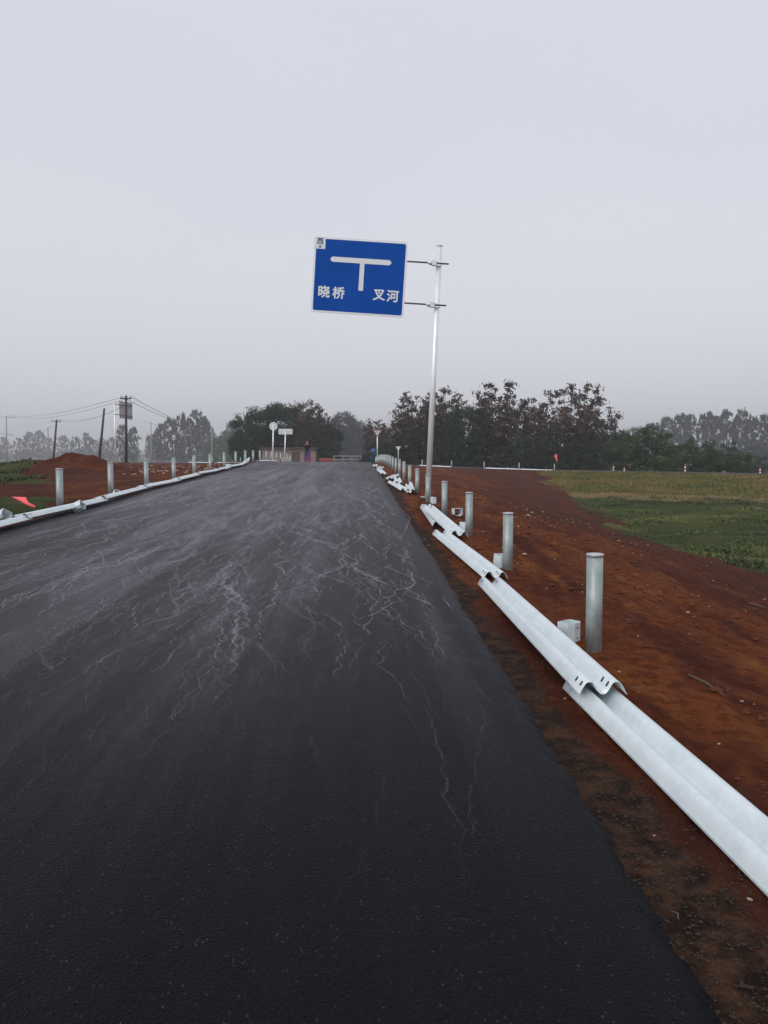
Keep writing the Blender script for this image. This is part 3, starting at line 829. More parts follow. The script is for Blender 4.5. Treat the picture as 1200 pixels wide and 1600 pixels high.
# rails along the crossing road (right: two pieces; left: one far)
CG = 'white beams lying along the crossing road'
def crp(px, dz=0.05):
    dx = (px - 600) / FPX; Y = 98.0 / (1 + .47 * dx) - .25; x = dx * Y
    return (x, Y, hz(x, Y, False) + dz)
for (a, b, lab) in ((655, 705, 'white beam lying on the red bank behind the tall sign pole'), (757, 812, 'white beam on the bank between the third and fourth short posts'),
                    (812, 864, 'white beam on the bank ending under the small red flag'), (296, 333, 'faint white beam on the left crossing road'), (340, 376, 'white beam on the left crossing road by the dark trees')):
    make_rail(crp(a), crp(b), lab, CG)

# ================================================================== BLOCK-OUT BRACKETS
def make_bracket(loc, rot, label, s=1.0):
    mb = MB()
    a, b, h, th = 0.095, 0.085, 0.2, 0.005
    pl = [(-a, -b * .55), (-a * .45, -b), (a * .45, -b), (a, -b * .55), (a, b), (-a, b)]
    n_ = len(pl); vs = []
    for z in (0, h):
        for k_ in (1.0, 1 - th * 9):
            vs += [(x * k_, y * k_, z) for x, y in pl]
    fs = []
    for i in range(n_):
        j = (i + 1) % n_
        fs += [(i, j, 2 * n_ + j, 2 * n_ + i), (n_ + j, n_ + i, 3 * n_ + i, 3 * n_ + j), (2 * n_ + i, 2 * n_ + j, 3 * n_ + j, 3 * n_ + i), (j, i, n_ + i, n_ + j)]
    mb.addv(vs, fs, 0)
    for (x, z) in ((0, .05), (0, .15)):
        mb.addv([(x - .012, -b - .0015, z - .007), (x + .012, -b - .0015, z - .007), (x + .012, -b - .0015, z + .007), (x - .012, -b - .0015, z + .007)], [(0, 1, 2, 3)], 1)
    o = mb.build('spacer_bracket', [M['rail'], M['dark']])
    o.location = loc; o.rotation_euler = rot; o.scale = (s, s, s)
    tag(o, label, 'bracket', 'loose spacer brackets beside the posts')
def gr(px, py, Y, dz=0.0):
    p = P(px, py, Y); return (p.x, Y, hz(p.x, Y) + dz)
make_bracket(gr(891, 1000, 6.85, -.01), (0, 0, .7), 'open topped white bracket standing by the thick nearest right post', .88)
make_bracket(gr(783, 885, 10.75, -.01), (0.1, 0.05, .2), 'small white bracket upright at the foot of the second right post', .95)
make_bracket(gr(727, 834, 14.7, 0), (0, .1, .3), 'white bracket at the foot of the third right post')
make_bracket(gr(712, 798, 17.8, .10), (R(88), 0, .25), 'white bracket tipped flat on the red soil right of the fourth post', 1.0)
make_bracket(gr(677, 782, 22.0, .0), (0, 0, .1), 'grey bracket right of the post in front of the sign pole', .85)
make_bracket(gr(117, 790, 14.6, .16), (R(60), R(35), 1.1), 'tipped white bracket between the first and second left posts', .85)
make_bracket(gr(181, 776, 18.4, .13), (R(70), R(20), .5), 'white bracket leaning by the second left post', .85)
make_bracket(gr(233, 760, 22.4, .12), (R(80), R(10), .1), 'white bracket lying by the third left post', .85)
make_bracket(gr(1, 826, 12.6, .16), (R(60), R(30), .8), 'white bracket cut by the left frame edge', .85)
make_bracket(gr(357, 735, 38.5, .0), (0, 0, .4), 'distant white bracket by the seventh left post', 1.3)
make_bracket((1.60, 2.98, hz(1.6, 2.98) + .10), (R(90), 0, .8), 'grey bracket lying in the groove of the nearest beam at the right frame edge', 0.45)

# ================================================================== BIG DIRECTION SIGN
def text_mesh(body, size, bold=0.0, ext=0.002):
    cu = bpy.data.curves.new('t', 'FONT'); cu.body = body; cu.size = size; cu.extrude = ext; cu.offset = bold
    cu.align_x = 'CENTER'; cu.align_y = 'CENTER'; cu.resolution_u = 4
    ob = bpy.data.objects.new('t', cu); COL.objects.link(ob)
    bpy.context.view_layer.update()
    me = bpy.data.meshes.new_from_object(ob.evaluated_get(bpy.context.evaluated_depsgraph_get()))
    bpy.data.objects.remove(ob)
    return me
def bold_text(body, size, w):
    m0 = text_mesh(body, size, 0.0)
    co = [tuple(v.co) for v in m0.vertices]; fc = [tuple(p.vertices) for p in m0.polygons]
    mb = MB()
    for i, (dx, dz) in enumerate(((0, 0), (w, 0), (-w, 0), (0, w), (0, -w), (w * .7, w * .7), (-w * .7, w * .7), (w * .7, -w * .7), (-w * .7, -w * .7))):
        mb.addv([(x + dx, y + dz, z + i * .0004) for x, y, z in co], fc)
    me = bpy.data.meshes.new('character'); me.from_pydata(mb.v, [], mb.f); me.update()
    bpy.data.meshes.remove(m0)
    return me
def rrect(cx, cz, w, h, r, n=5):
    o = []
    for (sx, sz, a0) in ((1, 1, 0), (-1, 1, 90), (-1, -1, 180), (1, -1, 270)):
        for k in range(n + 1):
            a = R(a0 + 90 * k / n)
            o.append((cx + sx * (w / 2 - r) + r * math.cos(a), cz + sz * (h / 2 - r) + r * math.sin(a)))
    return o
YS = 24.3
base = P(668.5, 776, YS); zb = hz(base.x, YS, False)
top = P(686.7, 384, YS)
lean = math.atan2(top.x - base.x, top.z - base.z)
sg = empty('direction_sign', (base.x, YS, zb), 'large blue direction sign with white T symbol on a tall leaning pole', 'road sign')
sg.rotation_euler = (0, lean, 0)
HT = (top - Vector((base.x, YS, zb))).length
mb = MB(); cyl(mb, 0, 0, -.2, HT - .02, 0.088, 28, r1=0.083); mb.build('pole', M['pole'], sg)
mb = MB(); mb.tube([(0, 0, HT - .02), (0, 0, HT), (0, 0, HT + .01)], [.092, .092, .07], 28); mb.build('pole_cap', M['cap'], sg)
mb = MB(); mb.box((0, 0, .01), (.42, .42, .03)); mb.build('base_plate', M['post'], sg)
inv = (Matrix.Translation(sg.location) @ Matrix.Rotation(lean, 4, 'Y')).inverted()
YP = YS - 0.20
c4 = [inv @ P(px, py, YP) for px, py in ((491, 369), (636.5, 378.5), (632, 496.5), (486, 487.5))]
cen = sum(c4, Vector()) / 4
Wd = ((c4[1] - c4[0]).length + (c4[2] - c4[3]).length) / 2; Hd = ((c4[0] - c4[3]).length + (c4[1] - c4[2]).length) / 2
tilt = math.atan2(c4[0].z - c4[1].z, c4[1].x - c4[0].x)
pn = bpy.data.objects.new('panel', None)
mb = MB(); mb.prism(rrect(0, 0, Wd, Hd, .09), -.012, .012); 
pn = mb.build('panel', M['back'], sg); pn.location = cen; pn.rotation_euler = (0, tilt, 0)
mb = MB(); mb.prism(rrect(0, 0, Wd - .05, Hd - .05, .08), -.016, -.0125); mb.build('white_border', M['white'], pn)
mb = MB(); mb.prism(rrect(0, 0, Wd - .12, Hd - .12, .055), -.020, -.0165); mb.build('blue_face', M['blue'], pn)
def ring(name, mat, poly, y0=-.024, y1=-.0205):
    mb = MB(); mb.prism(poly, y0, y1); return mb.build(name, mat, pn)
# local units from the photograph: panel 146 x 118 px
kx, kz = Wd / 146.0, Hd / 118.5
# symbol: T
def L2(px, py):
    v = inv @ P(px, py, YP) - cen
    r = Matrix.Rotation(-tilt, 3, 'Y') @ v
    return r.x, r.z
xa, za = L2(516, 404.5); xb, zb2 = L2(612, 411.5)
hb = 0.075; zz = (za + zb2) / 2
mb = MB()
mb.prism([(xa, zz), (xa + .05, zz + hb * .85), (xa + .09, zz + hb), (xb - .09, zz + hb), (xb - .05, zz + hb * .85), (xb, zz), (xb - .05, zz - hb * .85), (xb - .09, zz - hb), (xa + .09, zz - hb), (xa + .05, zz - hb * .85)], -.024, -.0205)
xs1, zs1 = L2(563.5, 454.5)
mb.prism([(xs1 - .068, zs1), (xs1 + .068, zs1), (xs1 + .068, zz - hb), (xs1 - .068, zz - hb)], -.024, -.0205)
mb.build('junction_symbol', M['letter'], pn)
# corner badge
x0, z0 = L2(500.5, 380)
mb = MB(); mb.prism([(x0 - .16, z0 - .165), (x0 + .155, z0 - .165), (x0 + .155, z0 + .165), (x0 - .16, z0 + .165)], -.024, -.0205); mb.build('corner_badge', M['letter'], pn)
def letters(body, px, py, size, mat, name, bold=.012, yoff=-.0255, sx=1.0):
    me = bold_text(body, size, (.011 if size > .3 else .008) * size / .4)
    me.name = name
    me.materials.clear(); me.materials.append(mat)
    o = bpy.data.objects.new(name, me); COL.objects.link(o); o.parent = pn
    cs = [v.co for v in me.vertices]
    mx_ = (max(c.x for c in cs) + min(c.x for c in cs)) / 2; my_ = (max(c.y for c in cs) + min(c.y for c in cs)) / 2
    x, z = L2(px, py)
    o.rotation_euler = (R(90), 0, 0); o.scale = (sx, 1, 1)
    o.location = (x - mx_ * sx, yoff, z - my_)
    return o
letters('晓', 506.5, 455.8, .365, M['letter'], 'character', .005)
letters('桥', 529.0, 457.8, .365, M['letter'], 'character', .005)
letters('叉', 592.3, 461.3, .365, M['letter'], 'character', .005)
letters('河', 613.5, 463.0, .365, M['letter'], 'character', .005)
letters('西', 500.5, 377.0, .20, M['navy'], 'character', .006)
x0, z0 = L2(500.3, 385.3)
mb = MB(); mb.prism([(x0, z0 + .05), (x0 + .045, z0 - .05), (x0, z0 - .025), (x0 - .045, z0 - .05)], -.028, -.0245); mb.build('arrow_mark', M['navy'], pn)
# arms behind the panel and clamps
for (pl, pr) in (((500, 400), (701, 412.8)), ((495, 465), (697, 477.8))):
    a = inv @ P(*pl, YP + .10); b = inv @ P(*pr, YP + .10)
    a.y = b.y = -.125
    mb = MB(); mb.tube([a, b], .025, 12); arm = mb.build('arm', M['bolt'], sg)
    c = a + (b - a) * ((0 - a.x) / (b.x - a.x))
    mb = MB(); mb.box((0, -.06, c.z), (.13, .14, .14)); mb.tube([(0, 0, c.z - .05), (0, 0, c.z + .05)], .094, 24); mb.build('clamp', M['pole'], sg)
    mb = MB(); q = c + Vector((-.36, 0, 0))
    mb.tube([q + Vector((0, 0, .02)), q + Vector((.12, 0, .0)), q + Vector((.17, 0, -.01))], [.012, .07, .05], 8)
    mb.box(tuple(q + Vector((.22, 0, 0))), (.13, .12, .15)); mb.build('clamp', M['back'], sg)
    mb = MB(); mb.box((cen.x + Wd * .0, -.15, c.z + .0), (Wd * .9, .03, .06), M3=None); 
# aluminium stiffeners on the panel's rear
mb = MB()
for zz_ in (-Hd * .28, Hd * .28): mb.box((0, .035, zz_), (Wd * .92, .045, .07))
mb.build('stiffener', M['back'], pn)

# ---- sign seen from behind, left background
YB = 100
b0 = P(181, 722, YB); zb = hz(b0.x, YB); tp = P(180, 626, YB)
s2 = empty('direction_sign', (b0.x, YB, zb), 'rear of a grey direction sign on a white pole among the far left utility poles', 'road sign')
mb = MB(); cyl(mb, 0, 0, -.3, tp.z - zb, .10, 14); mb.build('pole', M['pole'], s2)
q4 = [P(px, py, YB) - Vector((b0.x, YB, zb)) for px, py in ((186, 626.5), (206.5, 629.5), (207, 656), (187, 653.5))]
mb = MB(); vs = [v + Vector((0, dy, 0)) for dy in (-.02, .02) for v in q4]
mb.addv(vs, [(0, 1, 2, 3), (7, 6, 5, 4), (0, 4, 5, 1), (1, 5, 6, 2), (2, 6, 7, 3), (3, 7, 4, 0)], 0)
mb.build('panel', simple('dull_sign_back', (0.20, 0.205, 0.22), 0.7), s2)
for (ya, yb2) in ((631.5, 634), (647, 651)):
    a = P(179, ya, YB - .1) - Vector((b0.x, YB, zb)); b = P(206, yb2, YB - .1) - Vector((b0.x, YB, zb))
    mb = MB(); mb.tube([a, b], .05, 8); mb.build('arm', M['bolt'], s2)

# ---- small signs
def disc_poly(r, n=28): return [(r * math.cos(2 * math.pi * k / n), r * math.sin(2 * math.pi * k / n)) for k in range(n)]
def small_sign(name, px, pyc, pyb, Y, label, poly, extra=None, rp=.05, front=False):
    c = P(px[0], pyc, Y); bx = P(px[1], pyb, Y).x; zb = hz(bx, Y)
    r_ = empty(name, (bx, Y, zb), label, 'road sign')
    mb = MB(); mb.tube([(0, 0, -.2), (c.x - bx, 0, c.z - zb + .1)], rp, 12); mb.build('pole', M['pole'], r_)
    mb = MB(); mb.prism(poly, -.008, .008); pl = mb.build('panel', M['white'] if front else M['back'], r_)
    pl.location = (c.x - bx, -.075 if front else .075, c.z - zb)
    if not front:
        for dz in (-.12, .12) if len(poly) != 3 else (.15,):
            xs_ = [p[0] for p in poly]; w_ = (max(xs_) - min(xs_)) * .8
            mb = MB(); mb.box((0, -.025, dz), (w_, .03, .035)); mb.build('stiffener', M['pole'], pl)
        mb = MB(); mb.box((0, -.06, 0), (.10, .02, .05)); mb.build('clamp', M['bolt'], pl)
    if extra: extra(pl)
    return r_
small_sign('round_sign', (427, 426), 666, 722, 64, 'rear of a round pale sign on a pole at the left of the crest', disc_poly(.33))
small_sign('name_sign', (446, 444.5), 674.3, 722, 72, 'rear of a wide rectangular pale sign beside the round one at the crest', rrect(0, 0, 1.27, .50, .06))
def tri(w): h = w * .866; return [(-w / 2, h / 3), (w / 2, h / 3), (0, -2 * h / 3)]
def yield_face(pl):
    w = .90
    def rt(w_, r_):
        pts = []
        for (x, z) in tri(w_):
            l_ = math.hypot(x, z); cx_, cz_ = x * (1 - 2 * r_ / l_), z * (1 - 2 * r_ / l_)
            a0 = math.atan2(z, x)
            for k in range(-2, 3): pts.append((cx_ + r_ * math.cos(a0 + k * R(30)), cz_ + r_ * math.sin(a0 + k * R(30))))
        pts.sort(key=lambda p: math.atan2(p[1], p[0])); return pts
    mb = MB(); mb.prism(rt(w * .98, .04), -.012, -.0085); mb.build('red_border', M['red'], pl)
    mb = MB(); mb.prism(rt(w * .62, .02), -.016, -.0125); mb.build('white_centre', M['white'], pl)
    me = bold_text('让', .27, .010); me.materials.clear(); me.materials.append(M['dark'])
    o = bpy.data.objects.new('character', me); COL.objects.link(o); o.parent = pl; o.rotation_euler = (R(90), 0, 0)
    o.location = (0, -.018, .06)
small_sign('yield_sign', (589.5, 589.5), 675.5, 722, 91, 'red bordered inverted triangle sign on a thin white pole at the right of the crest', tri(.96), yield_face, .055, True)
small_sign('yield_sign', (622.3, 622.5), 700.0, 722, 108, 'rear of a small grey inverted triangle sign, lower and right of the red bordered one', tri(.76), None, .04)

# ================================================================== UTILITY POLES + WIRES
PG = 'leaning utility poles beyond the left bank'
def upole(pt, pb, Y, label, mat, r0, arms=(), cat='utility pole'):
    b = P(*pb, Y); tpp = P(*pt, Y); zb = hz(b.x, Y); b = Vector((b.x, Y, zb))
    o = empty('utility_pole', b, label, cat, PG)
    v = tpp - b
    mb = MB(); mb.tube([v * -.03, v * .5, v], [r0, r0 * .88, r0 * .72], 10); mb.build('shaft', mat, o)
    for (fr, w, tl) in arms:
        mb = MB(); c = v * fr; mb.box(tuple(c + Vector((0, -.12, 0))), (w, .1, .12), M3=Matrix.Rotation(tl, 3, 'Y')); ar = mb.build('crossarm', mat, o)
        for sx in (-.42, 0, .42):
            mb = MB(); mb.tube([tuple(c + Vector((sx * w, -.12, .04 - sx * w * math.tan(tl)))), tuple(c + Vector((sx * w, -.12, .26 - sx * w * math.tan(tl))))], [.05, .035], 8); mb.build('insulator', M['bolt'], ar)
    return tpp
t1 = upole((88.5, 656), (82.5, 722), 135, 'dark utility pole with a small crossarm, behind the left end of the soil mound', M['wood'], .20, [(.965, 1.6, .1)])
t2 = upole((163, 638), (154.5, 722), 112, 'dark bare utility pole leaning right, without crossarm', M['wood'], .19)
t3 = upole((197, 618), (197, 722), 86, 'tallest dark utility pole standing in front of the grey sign back', M['wood'], .16, [(.955, 1.2, 0)])
t4 = upole((10, 650), (10, 720), 230, 'faint concrete utility pole near the left frame edge', M['concrete'], .22, [(.98, 5.5, 0.05), (.68, 4.2, .12)])
t5 = upole((75, 668), (75, 720), 290, 'faint distant utility pole left of the small crossarm pole', M['concrete'], .22, [(.97, 3.0, -.5), (.72, 2.6, .1)])
t6 = upole((236, 660), (236, 720), 290, 'faint distant utility pole in front of the tall hazy poplars', M['concrete'], .22, [(.98, 4.6, .25)])
WG = 'thin overhead wires between the utility poles'
def wire(a, b, sag, label, r=.022):
    a, b = Vector(a), Vector(b); pts = []
    for k in range(25):
        f = k / 24; p = a.lerp(b, f); p.z -= sag * 4 * f * (1 - f); pts.append(p)
    mb = MB(); mb.tube(pts, r, 5); o = mb.build('overhead_wire', M['wire']); tag(o, label, 'wire', WG)
wire(t4 + Vector((0, 0, .3)), t3 + Vector((-.5, 0, -.2)), 1.1, 'upper overhead wire from the faint left pole to the tallest pole', .02)
wire(t4 + Vector((.6, 0, .1)), t3 + Vector((.5, 0, -.2)), 1.5, 'second overhead wire just under the upper one', .02)
wire(t1 + Vector((0, 0, .1)), t3 + Vector((0, 0, -1.0)), .9, 'lower overhead wire from the small crossarm pole towards the tallest pole', .024)
t7 = P(330, 668, 210)
upole((331, 668), (331, 722), 210, 'hazy utility pole hidden behind the far left trees', M['concrete'], .15)
wire(t3 + Vector((.5, 0, -.1)), t7, 1.0, 'overhead wire descending right from the tallest pole', .03)
wire(t3 + Vector((-.5, 0, -.1)), t7 + Vector((-.8, 0, .1)), 1.0, 'twin overhead wire descending right from the tallest pole', .03)

# ================================================================== FLAGS, BOLLARDS
# left flag on a stick
fb = P(66, 800, 14.6); ft = P(10, 775.5, 15.2)
zb = hz(fb.x, 14.6)
fl = empty('flag', (fb.x, 14.6, min(fb.z, zb + .05)), 'pinkish red cloth flag on a tilted stick at the left frame edge', 'flag')
d = ft - Vector(fl.location)
mb = MB(); mb.tube([d * -.08, d], [.007, .006], 8); mb.build('stick', M['stick'], fl)
lw = Vector(fl.location)
pts = [P(18, 776, 15.1), P(30, 776.5, 15.05), P(40.5, 776.5, 15.0), P(45, 785, 14.95), P(54.5, 790.5, 14.75), P(54, 793.5, 14.72), P(40, 787.5, 14.85), P(28, 782, 15.0)]
pts = [p - lw for p in pts]
cen_ = sum(pts, Vector()) / len(pts) + Vector((0, -.05, 0))
mb = MB(); nn = len(pts)
vs = [p + Vector((0, dy + .025 * math.sin(i * 1.9), 0)) for dy in (0, .004) for i, p in enumerate(pts)] + [cen_, cen_ + Vector((0, .004, 0))]
fs = []
for i in range(nn):
    j = (i + 1) % nn; fs += [(i, j, 2 * nn), (nn + j, nn + i, 2 * nn + 1), (i, nn + i, nn + j, j)]
mb.addv(vs, fs, 0, True); mb.build('cloth', M['flag'], fl)
# small flag on the right bank
p = P(866, 733, 90.2); zb = hz(p.x, 90.2)
f2 = empty('flag', (p.x + .15, 89.6, zb), 'tiny red flag on a stick above the last short post of the red bank', 'flag')
mb = MB(); mb.tube([(0, 0, -.1), (.05, 0, 1.85)], .02, 8); mb.build('stick', M['stick'], f2)
mb = MB()
mb.addv([(.05, 0, 1.85), (-.22, .02, 1.86), (-.30, .0, 1.60), (-.16, -.03, 1.45), (-.10, .0, 1.1), (.04, 0, 1.05)], [(0, 1, 2, 3, 4, 5)], 0)
mb.addv([(.05, .01, 1.85), (-.22, .03, 1.86), (-.30, .01, 1.60), (-.16, -.02, 1.45), (-.10, .01, 1.1), (.04, .01, 1.05)], [(5, 4, 3, 2, 1, 0)], 0)
mb.build('cloth', M['flag'], f2)
def bollard(px, top, label):
    dx = (px - 600) / FPX; Y = 98.0 / (1 + .47 * dx) - .2; x = dx * Y; zb = hz(x, Y, False)
    h = max(P(px, top, Y).z - zb, .5)
    o = empty('marker_post', (x, Y, zb), label, 'marker post', 'red and white marker posts on the grass bank')
    mb = MB(); cyl(mb, 0, 0, -.1, h, .075, 14); mb.build('post', M['red'], o)
    for f in (.30, .66):
        mb = MB(); cyl(mb, 0, 0, h * f - h * .09, h * f + h * .09, .079, 14); mb.build('white_band', M['white'], o)
    mb = MB(); mb.tube([(0, 0, h), (0, 0, h + .03)], [.075, .03], 14); mb.build('cap', M['redpaint'], o)
bollard(958, 727, 'red and white marker post, leftmost of the close pair on the grass bank')
bollard(975, 731, 'shorter red and white marker post, right one of the close pair')
bollard(1070, 725.5, 'lone red and white marker post midway along the grass bank')
bollard(1187, 731, 'red and white marker post near the right frame edge')

# ================================================================== HUT, DRUM, CART, BARRIER
YH = 120
def hp(px, py): return P(px, py, YH)
x0, x1 = hp(409, 700).x, hp(493, 700).x
ztop = hp(450, 701).z; zg = -.35
hut = empty('hut', ((x0 + x1) / 2, YH, zg), 'low beige hut with flat roof and brown door under the dark domed trees', 'building')
w_ = x1 - x0; hh_ = ztop - zg
def hx(px): return hp(px, 700).x - (x0 + x1) / 2
mb = MB(); D = 4.0
xd0, xd1 = hx(456), hx(468.5); dh = hp(460, 706).z - zg; xe0, xe1 = hx(475), hx(486)
mb.box(((-w_ / 2 + xd0) / 2, .12, hh_ / 2), (xd0 + w_ / 2, .24, hh_))
mb.box(((xd0 + xd1) / 2, .12, (dh + hh_) / 2), (xd1 - xd0, .24, hh_ - dh))
mb.box(((xd1 + xe0) / 2, .12, hh_ / 2), (xe0 - xd1, .24, hh_))
mb.box(((xe0 + xe1) / 2, .12, (dh + hh_) / 2), (xe1 - xe0, .24, hh_ - dh))
mb.box(((xe1 + w_ / 2) / 2, .12, hh_ / 2), (w_ / 2 - xe1, .24, hh_))
mb.box((-w_ / 2 + .12, .24 + D / 2, hh_ / 2), (.24, D, hh_)); mb.box((w_ / 2 - .12, .24 + D / 2, hh_ / 2), (.24, D, hh_)); mb.box((0, .36 + D, hh_ / 2), (w_, .24, hh_))
mb.build('wall', M['wall'], hut)
mb = MB(); mb.box((0, D / 2 + .2, hh_ + .08), (w_ + .6, D + 1.3, .16)); mb.build('roof', M['roof'], hut)
mb = MB(); mb.box((xd0 + (xd1 - xd0) / 2, .14, dh / 2), (xd1 - xd0 - .02, .05, dh - .02)); dr_ = mb.build('door', M['door'], hut)
mb = MB(); mb.box((xd0 + .85 * (xd1 - xd0), .09, dh * .48), (.04, .05, .16)); mb.build('handle', M['bolt'], dr_)
mb = MB(); mb.box(((xe0 + xe1) / 2, .16, dh / 2), (xe1 - xe0 - .02, .05, dh - .02)); mb.build('door', M['redpaint'], hut)
mb = MB(); mb.box(((hx(440) + xd0 - .1) / 2, -.02, .75), (xd0 - .1 - hx(440), .03, 2.0)); mb.build('whitewash_patch', M['wallwhite'], hut)

p = P(583.5, 716, 112)
zb = .2
dm = empty('drum', (p.x, 112, zb), 'blue rounded drum beyond the junction, left of the triangle sign pole', 'drum')
mb = MB(); mb.tube([(0, 0, 0), (0, 0, .1), (0, 0, 1.5), (0, 0, 1.9), (0, 0, 2.25), (0, 0, 2.42)], [.44, .50, .50, .48, .34, .12], 24); mb.build('body', M['bluedrum'], dm)
mb = MB(); cyl(mb, 0, 0, 2.41, 2.5, .14, 16); mb.build('lid', M['rubber'], dm)

p = P(510, 718, 113)
ct = empty('farm_cart', (p.x, 113, .22), 'low red farm cart parked beyond the junction under the trees', 'cart')
mb = MB(); mb.box((0, 0, .62), (1.9, 1.2, .06)); mb.box((0, -.6, .82), (1.9, .05, .4)); mb.box((0, .6, .82), (1.9, .05, .4)); mb.box((-.93, 0, .82), (.05, 1.15, .4)); mb.box((.93, 0, .82), (.05, 1.15, .4)); mb.build('cargo_box', M['redpaint'], ct)
mb = MB(); mb.box((0, -.64, 1.03), (1.98, .06, .06)); mb.build('rim', M['wall'], ct); mb = MB(); mb.box((0, .64, 1.03), (1.98, .06, .06)); mb.build('rim', M['wall'], ct)
for sx in (-.65, .65):
    mb = MB(); mb.tube([(sx, -.72, .30), (sx, -.60, .30)], .30, 18); wh = mb.build('wheel', M['rubber'], ct)
mb = MB(); mb.tube([(.93, 0, .55), (2.0, 0, .35)], .04, 8); mb.build('drawbar', M['bolt'], ct)

# grey two-rail barrier across the T junction
x0, x1 = P(520, 712, 112).x, P(566, 712, 112).x
zb = .5
bar = empty('road_barrier', ((x0 + x1) / 2, 112, zb), 'grey two rail barrier across the far side of the junction', 'barrier')
ww = x1 - x0; zt = P(540, 712.5, 112).z - zb
for f in (1.0, .55):
    mb = MB(); mb.box((0, 0, zt * f), (ww, .06, .10)); mb.build('rail', M['concrete'], bar)
for k in range(4):
    mb = MB(); mb.box((-ww / 2 + .2 + k * (ww - .4) / 3, .07, zt / 2 - .05), (.1, .08, zt + .1)); mb.build('post', M['concrete'], bar)
mb = MB(); mb.box((0, .13, zt * .25), (ww, .04, zt * .42)); mb.build('lower_panel', simple('dull_panel', (0.10, 0.10, 0.11), .8), bar)
mb = MB(); mb.tube([(ww / 2 - .25, -.25, zt * .42), (ww / 2 - .25, -.08, zt * .42)], .24, 18); tr_ = mb.build('tyre', M['rubber'], bar)

# ================================================================== PERSON
def skin_obj(name, verts, edges, radii, mat, parent, root=0, sub=1):
    me = bpy.data.meshes.new(name); me.from_pydata(verts, edges, []); me.materials.append(mat)
    o = bpy.data.objects.new(name, me); COL.objects.link(o)
    if parent: o.parent = parent
    md = o.modifiers.new('Skin', 'SKIN'); md.use_smooth_shade = True
    if not me.skin_vertices: me.attributes.new('skin', 'FLOAT', 'POINT')
    for i, r in enumerate(radii):
        sv = me.skin_vertices[0].data[i]
        sv.radius = (r, r) if not isinstance(r, tuple) else r
        sv.use_root = (i == root)
    sm = o.modifiers.new('Subdivision', 'SUBSURF'); sm.levels = sub; sm.render_levels = sub
    return o
def try_skin(*a, **k):
    import bmesh
    name, verts, edges, radii, mat, parent = a[:6]
    me = bpy.data.meshes.new(name)
    bm = bmesh.new(); lay = bm.verts.layers.skin.verify()
    vv = []
    for i, v in enumerate(verts):
        b = bm.verts.new(v); r = radii[i]; b[lay].radius = (r, r) if not isinstance(r, tuple) else r
        b[lay].use_root = (i == k.get('root', 0)); vv.append(b)
    for e_ in edges: bm.edges.new((vv[e_[0]], vv[e_[1]]))
    bm.to_mesh(me); bm.free(); me.materials.append(mat)
    o = bpy.data.objects.new(name, me); COL.objects.link(o)
    if parent: o.parent = parent
    md = o.modifiers.new('Skin', 'SKIN'); md.use_smooth_shade = True
    sm = o.modifiers.new('Subdivision', 'SUBSURF'); sm.levels = k.get('sub', 1); sm.render_levels = k.get('sub', 1)
    return o
YPn = 66.0
pc = P(480.3, 722, YPn)
zb = float(zmain(pc.x, YPn))
pe = empty('person', (pc.x, YPn, zb), 'person in black jacket and blue jeans at the crest, arms raised to the face', 'person')
Hh = 1.78
V = {'pel': (0, 0, .96), 'waist': (0, .0, 1.10), 'chest': (0, .0, 1.34), 'neck': (0, 0, 1.50), 'head0': (0, -.01, 1.58), 'head1': (0, -.02, 1.67), 'head2': (0, -.01, 1.74)}
vs = list(V.values()); idx = {k: i for i, k in enumerate(V)}
ed = [(0, 1), (1, 2), (2, 3), (3, 4), (4, 5), (5, 6)]; rad = [(.13, .09), (.12, .085), (.17, .11), (.055, .055), (.07, .08), (.085, .10), (.06, .07)]
def chain(start, pts, rr):
    prev = start
    for p_, r in zip(pts, rr):
        vs.append(p_); rad.append(r); ed.append((prev, len(vs) - 1)); prev = len(vs) - 1
    return prev
for sx in (-1, 1):
    e_ = chain(2, [(sx * .17, 0, 1.42), (sx * .22, -.06, 1.20), (sx * .12, -.24, 1.42), (sx * .10, -.25, 1.46)], [.055, .045, .035, .03])
    for k in range(4):
        fx = sx * (.075 + .014 * k)
        chain(e_, [(fx, -.26, 1.49), (fx - sx * .01, -.25, 1.525 + .004 * (k % 3)), (fx - sx * .015, -.23, 1.54 + .004 * (k % 3))], [.010, .009, .008])
    chain(e_, [(sx * .085, -.225, 1.475), (sx * .07, -.20, 1.495)], [.011, .009])
    f_ = chain(0, [(sx * .09, 0, .88), (sx * .11, -.01, .50), (sx * .12, .02, .10), (sx * .12, -.08, .04)], [.085, .06, .042, .035])
try_skin('body', vs, ed, rad, M['skin'], pe, root=0)
jv = [(0, 0, .80), (0, 0, 1.10), (0, 0, 1.33), (0, 0, 1.46)]; je = [(0, 1), (1, 2), (2, 3)]; jr = [(.19, .14), (.17, .125), (.20, .135), (.09, .09)]
for sx in (-1, 1):
    o_ = len(jv); jv += [(sx * .19, 0, 1.42), (sx * .24, -.06, 1.20), (sx * .125, -.24, 1.40)]; je += [(2, o_), (o_, o_ + 1), (o_ + 1, o_ + 2)]; jr += [.075, .062, .05]
try_skin('jacket', jv, je, jr, M['jacket'], pe)
tv = [(0, 0, 1.03)]; te = []; tr = [(.175, .13)]
for sx in (-1, 1):
    o_ = len(tv); tv += [(sx * .10, 0, .85), (sx * .115, -.01, .50), (sx * .125, .02, .12)]; te += [(0, o_), (o_, o_ + 1), (o_ + 1, o_ + 2)]; tr += [.105, .082, .07]
try_skin('jeans', tv, te, tr, M['jeans'], pe)
try_skin('hair', [(0, .035, 1.62), (0, .03, 1.70), (0, .0, 1.775), (0, -.05, 1.77)], [(0, 1), (1, 2), (2, 3)], [(.075, .05), (.098, .085), (.075, .09), (.05, .03)], M['hair'], pe)
